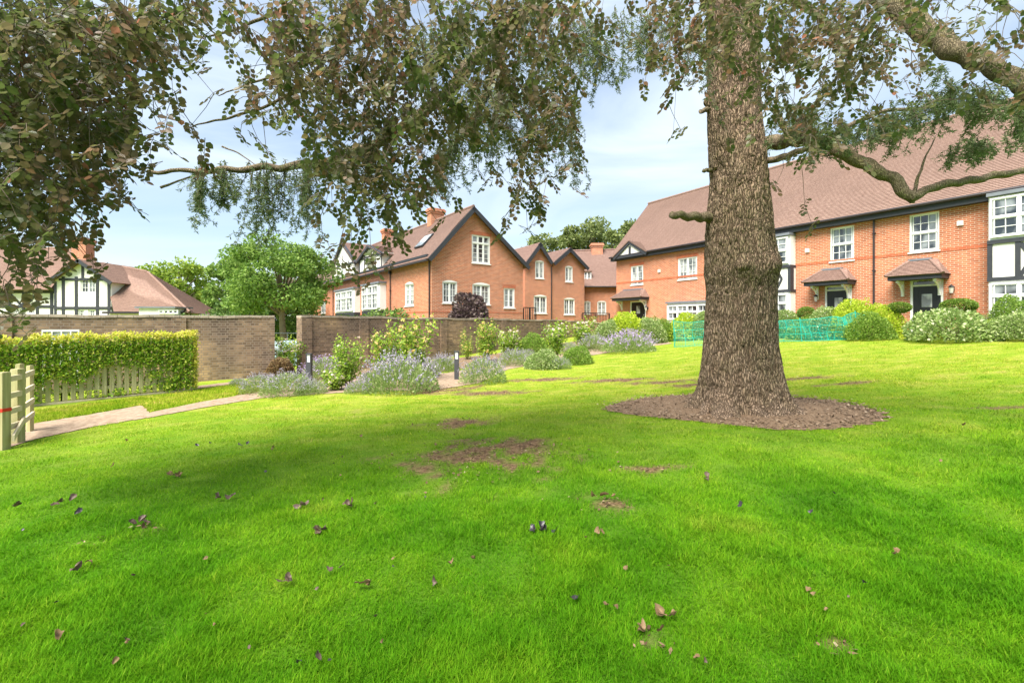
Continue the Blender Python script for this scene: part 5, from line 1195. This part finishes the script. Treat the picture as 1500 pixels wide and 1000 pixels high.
# surface roots
for a, ln in ((200, .55), (235, .42), (262, .35), (290, .45), (318, .6), (345, .62), (20, .5), (140, .6)):
    a = R(a+random.uniform(-5, 5)); r0 = .66; ln *= .75; g = MB(); pts = []; rr = []
    for k in range(9):
        t = k/8; r_ = r0+ln*t; x, y = TREE.x+.03+r_*math.cos(a+.25*t), TREE.y+r_*math.sin(a+.25*t); pts.append((x, y, T(x, y)+.13*(1-t)**1.6-.02)); rr.append(.10*(1-t)**.8+.012)
    g.tube(pts, rr, 10); g.build('root', M['bark'], tr, smooth=True)
def limb(pts, r0, r1, name='limb', m='limb', par=tr, n=12, sub=8, wob_=.02):
    P_ = [at(*p) if len(p) == 3 and p[2] > 0 and abs(p[0]) > 30 else Vector(p) for p in pts] if not isinstance(pts[0], Vector) else pts
    o = []
    for i in range(len(P_)-1):
        a, b, c, d_ = P_[max(i-1, 0)], P_[i], P_[i+1], P_[min(i+2, len(P_)-1)]
        for k in range(sub): f = k/sub; o.append(.5*((2*b)+(c-a)*f+(2*a-5*b+4*c-d_)*f*f+(3*b-a-3*c+d_)*f**3))
    o.append(P_[-1]); m_ = len(o)
    rr = [r0+(r1-r0)*i/(m_-1) for i in range(m_)]; rr = [r*(1+.05*math.sin(i*.9)+.04*math.sin(i*2.3+1)) for i, r in enumerate(rr)]
    o = [q+Vector((math.sin(i*.8+r0*99), random.uniform(-.5, .5), math.sin(i*1.1+r0*50)))*wob_*min(1, r0*9) for i, q in enumerate(o)]
    g = MB(); g.tube(o, rr, n); g.build(name, M[m], par, smooth=True); return o
LIMBS = []
LIMBS.append(limb([(1090,218,7.8), (1135,209,7.5), (1170,203,6.9), (1210,210,6.7), (1250,232,6.5), (1300,258,6.3), (1338,293,6.15)], .125, .07))
LIMBS.append(limb([(1333,290,6.15), (1375,272,6.2), (1420,265,6.3), (1470,255,6.4), (1540,246,6.5), (1620,240,6.8)], .058, .042))
LIMBS.append(limb([(1336,298,6.16), (1342,270,6.2), (1352,240,6.3), (1370,200,6.5)], .03, .006, 'dead_twig', 'limb'))
LIMBS.append(limb([(1095,242,7.8), (1140,232,7.35), (1165,224,6.8), (1215,200,6.6), (1290,165,6.4), (1370,158,6.3)], .06, .02))
LIMBS.append(limb([(1160,212,7.0), (1145,180,6.9), (1135,160,6.9), (1140,130,6.9)], .05, .02))
LIMBS.append(limb([(1090,-160,7.5), (1200,-70,6.8), (1290,-10,6.3), (1350,40,6.0), (1400,75,5.8), (1450,95,5.6), (1520,140,5.4), (1640,200,5.2)], .17, .085))
LIMBS.append(limb([(1062,322,7.8), (1036,319,7.7), (1012,317,7.5), (984,314,7.3)], .095, .055, 'broken_stub'))
LIMBS.append(limb([(1060,-90,7.5), (950,-80,7.3), (840,-30,7.0), (745,38,6.7), (700,78,6.6), (650,140,6.5), (560,205,6.4), (460,240,6.3), (380,246,6.2), (300,250,6.1), (215,252,6.0)], .14, .022))
LIMBS.append(limb([(745,38,6.7), (715,130,6.6), (690,180,6.5), (655,228,6.5)], .07, .02))
LIMBS.append(limb([(1062,-20,7.8), (1030,40,7.5), (1010,62,7.0), (995,82,6.9)], .05, .03, 'dead_branch'))
LIMBS.append(limb([(1065,80,7.8), (1038,76,7.75), (1021,70,7.7)], .12, .085, 'broken_stub'))
LIMBS.append(limb([(1062,150,7.8), (1036,160,7.75), (1026,164,7.7)], .06, .03, 'broken_stub'))
LIMBS.append(limb([(1064,248,7.8), (1040,249,7.75), (1030,250,7.7)], .04, .03, 'broken_stub'))
for pts, r0 in (([(300,250,6.1), (270,262,6.1), (235,275,6.1)], .018), ([(380,246,6.2), (350,225,6.2), (325,215,6.2)], .012), ([(320,140,5.6), (360,125,5.6), (430,100,5.6), (520,60,5.6), (600,20,5.6)], .03),
                ([(290,55,5.4), (330,48,5.4), (400,20,5.4), (470,-20,5.4)], .03), ([(270,190,5.4), (300,180,5.4), (345,170,5.4), (420,140,5.5), (500,60,5.6), (560,-40,5.7)], .028), ([(845,30,6.6), (870,70,6.6), (900,90,6.6)], .015)):
    limb(pts[::-1], r0, .005, 'branch', 'limb')
# upper crown limbs above the frame
ucl = []
for i in range(16):
    a = i*2.4+.6; z0 = 7.4+i*.75; ln = 5.2-.22*i; c = Vector((TREE.x-.05, TREE.y, z0)); e_ = c+Vector((ln*math.cos(a), ln*math.sin(a), .3)); limb([c, c.lerp(e_, .5)+Vector((0, 0, .45)), e_], .15-.005*i, .03, 'limb', 'limb', tr, 8, 5); ucl.append((c, e_))
# needle sprays
NP, ND, NN, NS = [], [], [], []; TW = MB()
def spray(a, ln, spread=.25, dens=1.):
    """drooping twig hung with short needles, side twiglets left and right"""
    d = Vector((random.uniform(-1, 1)*spread, random.uniform(-1, 1)*spread, -1)).normalized(); pts = [a]
    for k in range(7): d = (d+Vector((random.uniform(-.16, .16), random.uniform(-.16, .16), -.05))).normalized(); pts.append(pts[-1]+d*ln/7)
    TW.tube(pts, [.005-.0005*k for k in range(8)], 4, False)
    for k in range(1, 8):
        for s_ in range(2):
            if random.random() > .75: continue
            sd_ = Vector((random.uniform(-1, 1), random.uniform(-1, 1), random.uniform(-.9, .1))).normalized(); l2 = random.uniform(.06, .17)*(1.25-k/9); q1 = pts[k]+sd_*l2; q2 = q1+Vector((sd_.x*.5, sd_.y*.5, -.7))*l2*.7
            TW.tube([pts[k], q1, q2], [.0025, .002, .001], 3, False)
            for A_, B_ in ((pts[k], q1), (q1, q2), (pts[k-1], pts[k])):
                m_ = int(9*dens)
                for j in range(m_):
                    q = A_.lerp(B_, random.random()); NP.append(q); u_ = Vector((random.gauss(0, 1), random.gauss(0, 1), random.gauss(0, .8))).normalized()+(B_-A_).normalized()*.7; ND.append(u_.normalized()); NS.append(random.uniform(.03, .055))
def sprays(px0, px1, y0, y1, dep, n, ln, jy=15, spread=.25):
    for _ in range(n):
        t = random.random(); x = px0+(px1-px0)*t; y = y0+(y1-y0)*t; q = at(x, y+random.uniform(-jy, jy*.3), dep+random.uniform(-.25, .25)); spray(q, random.uniform(.5, 1)*ln, spread)
sprays(285,300,252,252,6.1, 9, .8); sprays(318,340,250,248,6.1, 9, .7); sprays(365,400,250,246,6.2, 16, 1.0); sprays(415,465,247,240,6.2, 18, 1.15); sprays(470,560,238,205,6.3, 12, .6)
sprays(640,700,225,150,6.5, 26, .9); sprays(690,745,110,130,6.5, 26, 1.5); sprays(745,850,120,160,6.5, 30, 1.3); sprays(850,890,20,60,6.7, 18, 1.1)
sprays(900,1030,20,40,6.9, 26, 1.2); sprays(760,850,0,20,6.6, 24, 1.6, 30); sprays(560,690,60,30,6.4, 20, 1.2, 30)
sprays(1190,1300,190,175,6.4, 26, .55, 12, .8); sprays(1300,1400,165,140,6.1, 20, .6, 20, .9); sprays(1380,1520,110,165,5.6, 24, .6, 20, .9); sprays(1130,1200,150,160,6.8, 16, .7)
sprays(1380,1510,220,190,6.2, 16, .35, 10, 1.)
for c, e_ in ucl:
    for _ in range(16): t = random.uniform(.3, 1); spray(c.lerp(e_, t)+Vector((random.uniform(-.5, .5), random.uniform(-.5, .5), .3)), random.uniform(.5, 1.1), .6, .45)
P_ = np.array([tuple(q) for q in NP]); D = np.array([tuple(q) for q in ND]); V, f = cards(P_, D, rdir(len(P_)), np.array(NS)*1.15, .36, LEAF4)
npmesh('needles', V, f, M['cedar'], tr); TW.build('twigs', M['twig'], tr)

# ================================================================ copper beech: stands behind the camera, hangs into the picture
bt = empty('copper_beech_tree', (-3.2, -4.2, T(-3.2, -4.2)), 'copper beech whose bronze and green leaves hang across the top of the view', 'tree')
b0 = Vector((-3.2, -4.2, T(-3.2, -4.2)-.2))
limb([b0, b0+Vector((.05, 0, 1.2)), b0+Vector((.1, .2, 4)), b0+Vector((.2, .4, 7)), b0+Vector((.3, .5, 10))], .48, .22, 'trunk', 'bark', bt, 16, 8, .01)
GRID = ['999999558999689984287996786532', '999985159997889992386788875444', '999962168999999981154373864334', '999933156999997780230357653212', '999743323899745850001225210000', '999511000698713730000113100000', '784000000366202510000002100000', '462000000243102100000001000000', '520000000011000000000000000000', '300000000000000000000000000000']
CL = []
for rI in range(-5, 10):
    for cI in range(-3, 33):
        if rI < 0: dn = 8 if rI > -4 else 5
        else:
            if cI < 0: dn = int(GRID[rI][0])
            elif cI > 29: dn = int(GRID[rI][29])
            else: dn = int(GRID[rI][cI])
        k = dn*(3.2 if dn > 6 else 1.6 if dn > 3 else 1.0); k = int(k)+(random.random() < k-int(k))
        if rI < 0: k = int(k*(.2 if rI > -3 else .08)+random.random())
        for _ in range(k):
            px = (cI+random.random())*50; py = (rI+random.random())*50
            base = np.interp(px, [0, 200, 350, 600, 850, 1100, 1250, 1500], [3.7, 4.0, 4.5, 4.7, 5.2, 5.3, 5.0, 4.6]); dep = base+random.uniform(-.75, .85)
            if px > 1020 and px < 1150: dep = min(dep, 5.9)
            CL.append(at(px, py, dep))
for _ in range(70):   # canopy overhead and behind
    CL.append(Vector((random.uniform(-7.5, 7.5), random.uniform(-6, 4.5), random.uniform(6.2, 9.5))))
CA = np.array([tuple(q) for q in CL]); ok_ = []
for i in range(len(CA)):
    dz = CA[:, 2]-CA[i, 2]; dd = np.linalg.norm(CA-CA[i], axis=1)+np.where(dz > .05, 0, 99); ok_.append(CA[i, 2] > 5.2 or (np.sort(dd)[1] < .42))
CL = [c for c, k in zip(CL, ok_) if k]
LP, LD, LN, LS = [], [], [], []; TW = MB()
for c in CL:
    g_ = vnoise(np.array([[c.x*1.1, c.y*1.1, c.z*1.1]]), 77)[0]
    az = random.uniform(0, 6.283); d = Vector((math.cos(az), math.sin(az), -random.uniform(.35, 1.5))).normalized(); ln = random.uniform(.15, .27); side = d.cross(Vector((0, 0, 1))).normalized()
    pts = [c-d*ln*.5, c+Vector((0, 0, .01)), c+d*ln*.5-Vector((0, 0, .03))]
    TW.tube(pts, [.0035, .0025, .0015], 3, False)
    pn = side.cross(d).normalized()
    if pn.z < 0: pn = -pn
    for k in range(10):
        t = (k+.5)/10; q = pts[0].lerp(pts[2], t); sg = 1 if k % 2 else -1
        v = (d*.55+side*sg*.85+Vector((random.uniform(-.3, .3), random.uniform(-.3, .3), random.uniform(-.55, .15)))).normalized() if k < 9 else d
        LP.append(q+v*.008); LD.append(v); LN.append((pn+Vector((random.uniform(-1, 1), random.uniform(-1, 1), random.uniform(-1, 1)))*.55).normalized()); LS.append(random.uniform(.040, .072))
V, f = cards(np.array([tuple(q) for q in LP]), np.array([tuple(q) for q in LD]), np.array([tuple(q) for q in LN]), np.array(LS), 1.3, LEAF6, 1.)
npmesh('crown', V, f, M['beech'], bt)
# branchlets: each cluster hangs from the nearest one above it
CA = np.array([tuple(q) for q in CL])
for i in range(len(CA)):
    dz = CA[:, 2]-CA[i, 2]; dd = np.linalg.norm(CA-CA[i], axis=1)+np.where(dz > .08, 0, 99)+np.hypot(CA[:, 0]-CA[i, 0], CA[:, 1]-CA[i, 1])*.8
    j = int(np.argmin(dd))
    if dd[j] < 1.4:
        a, b = Vector(CA[i]), Vector(CA[j]); m_ = a.lerp(b, .5)+Vector((random.uniform(-.04, .04), random.uniform(-.04, .04), .03)); TW.tube([a, m_, b], [.0022, .003, .004], 3, False)
TW.build('branchlets', M['twig'], bt)
top = b0+Vector((.2, .4, 7.0))
for i, e_ in enumerate([(-5, 4, 6.0), (-3.2, 5, 6.6), (-.8, 5.2, 6.4), (1.6, 5.2, 6.6), (3.6, 4.6, 6.9), (6, 4, 7), (-6.5, 1, 7), (5, 0, 8), (0, 1.5, 8), (-2, -6, 8.5), (3, -4, 8.5)]):
    e_ = Vector(e_); s0 = top+Vector((0, 0, .25*i-1)); limb([s0, s0.lerp(e_, .5)+Vector((0, 0, .9)), e_], .13, .02, 'limb', 'limb', bt, 8, 6)

# ================================================================ fallen leaves on the lawn
def fallen(px, py, wpx, mt, k, label, group=None, up=.22):
    b = ghit(px, py); w_ = wpx/F*b.y; P_, D, N_, S = [], [], [], []
    for i in range(k):
        a = random.uniform(0, 6.28); rr = w_*.36*random.random() if k > 1 else 0
        P_.append((rr*math.cos(a)*1.3, rr*math.sin(a)*.6, .034+random.uniform(0, .016))); a = random.uniform(0, 6.28); D.append((math.cos(a), math.sin(a), random.uniform(-.1, up))); N_.append((random.uniform(-.8, .8), random.uniform(-.8, .8), 1)); S.append(min(w_*(.55 if k > 1 else .9), .075)*random.uniform(.75, 1.1))
    n = k; D = unit(np.array(D, float)); N_ = unit(np.array(N_, float)); Sd = unit(np.cross(D, N_)); U = np.cross(Sd, D); P_ = np.array(P_); VV, FF = [], []
    for q in range(n):   # a curled, ragged leaf: 7 stations along, 5 across
        curl, roll, ph = random.uniform(.5, 2.6), random.uniform(.3, 2.2)*random.choice((-1, 1, 1)), random.random()*6; b0_ = len(VV)
        for a_ in range(7):
            t = a_/6; wd = .34*math.sin(math.pi*min(1, t*.93+.05))**.7*random.uniform(.75, 1.15)
            for c_ in range(5):
                u_ = (c_-2)/2*wd; lift = curl*t*t*.28+roll*u_*u_*1.6+.05*math.sin(t*9+ph+c_)+random.uniform(-.025, .025)
                VV.append(P_[q]+S[q]*(D[q]*t*(1-.18*curl*t)+Sd[q]*u_+U[q]*lift))
        for a_ in range(6):
            for c_ in range(4): i_ = b0_+a_*5+c_; FF.append([i_, i_+5, i_+6, i_+1])
    o = npmesh('fallen_leaf' if k == 1 else 'fallen_leaf_cluster', np.array(VV), [np.array(FF)], M[mt], smooth=True)
    o.location = b; tag(o, label, 'fallen leaf' if k == 1 else 'fallen leaves', group)
for q in [(795,785,40,'dead3',6,'black glossy clump of dead leaves standing up in the middle of the lawn'),(468,782,52,'dead2',6,'long purple-brown clump of curled leaves in the left half of the lawn'),(445,748,26,'dead2',3,'small pale purple leaf clump just above the long purple-brown one'),
          (513,748,34,'dead2',4,'pair of dull brown curled leaves right of the small purple clump'),(260,702,54,'dead1',6,'flat reddish-brown line of leaves in the upper left of the lawn'),(105,845,42,'dead2',2,'dark brown broad leaf lying in the left foreground'),
          (133,831,16,'dead1',1,'pale curled leaf touching the dark broad leaf'),(490,842,26,'dead2',2,'pinkish curled leaf pair below the long purple-brown clump'),(425,860,32,'dead2',3,'tan and purple leaf cluster left of the pinkish pair'),(530,862,40,'dead1',3,'ragged brown twiggy leaves right of the pinkish pair'),
          (640,862,16,'dead2',1,'single upright purple-brown leaf in the middle foreground'),(898,898,22,'dead1',2,'upright curled tan leaf in the right foreground'),(980,915,36,'dead1',3,'largest tan curled leaf cluster in the right foreground'),(950,937,38,'dead1',3,'tan leaves beside the largest tan cluster, nearer the camera'),
          (845,885,20,'dead3',1,'grey flat leaf in the middle foreground'),(882,790,20,'dead1',2,'tan curled leaf right of the black clump'),(1032,705,24,'dead2',2,'pale grey leaf pair on the lawn below the mulch ring'),(1082,752,14,'dead3',1,'grey-blue leaf on the lawn right of centre'),
          (1183,757,13,'dead3',1,'single black leaf on the right of the lawn'),(1187,880,20,'dead1',2,'tan twisted leaf in the far right foreground'),(1312,820,20,'dead1',2,'tan leaf far right, halfway down the lawn'),(110,757,20,'dead3',2,'bluish dark leaf in the left of the lawn'),
          (90,741,36,'dead2',4,'brown leaf patch near the left edge of the lawn'),(325,735,34,'dead2',4,'dark broken leaves in the left middle of the lawn'),(205,772,40,'dead2',4,'dull leaves in the bare streak left of centre'),(20,748,28,'dead2',3,'grey leaves at the very left edge of the lawn'),
          (885,733,32,'dead1',4,'straw coloured leaves on the worn spot right of the brown patch'),(397,660,18,'dead1',2,'tan leaf pair in the upper left of the lawn, right of the flat line'),(162,688,10,'dead1',1,'single orange leaf in the upper left of the lawn'),(360,655,16,'dead3',2,'small dark leaves left of the tan pair'),
          (1015,978,14,'dead1',1,'tan leaf tip at the bottom edge right of centre'),(85,948,22,'dead1',1,'brown flat leaf near the bottom left corner'),(470,980,18,'dead2',1,'dark leaf at the bottom edge left of centre'),(1410,628,16,'dead1',1,'brown leaf on the right of the lawn beyond the mulch')]:
    fallen(*q)
random.seed(99)
sm = 0
while sm < 46:
    px = random.uniform(0, 1500); py = random.uniform(620, 990)
    if px > 700 and random.random() < .6: continue
    if py < np.interp(px, LAWN_FAR[:, 0], LAWN_FAR[:, 1])+12: continue
    b = ghit(px, py)
    if in_ring(np.array([b.x]), np.array([b.y]), 1.1)[0]: continue
    fallen(px, py, random.uniform(6, 12)*(.6+.6*(py-600)/400), random.choice(['dead1', 'dead1', 'dead2', 'dead3']), 1, 'small dead leaf lying in the grass of the lawn', 'small dead leaves scattered over the lawn', .3); sm += 1
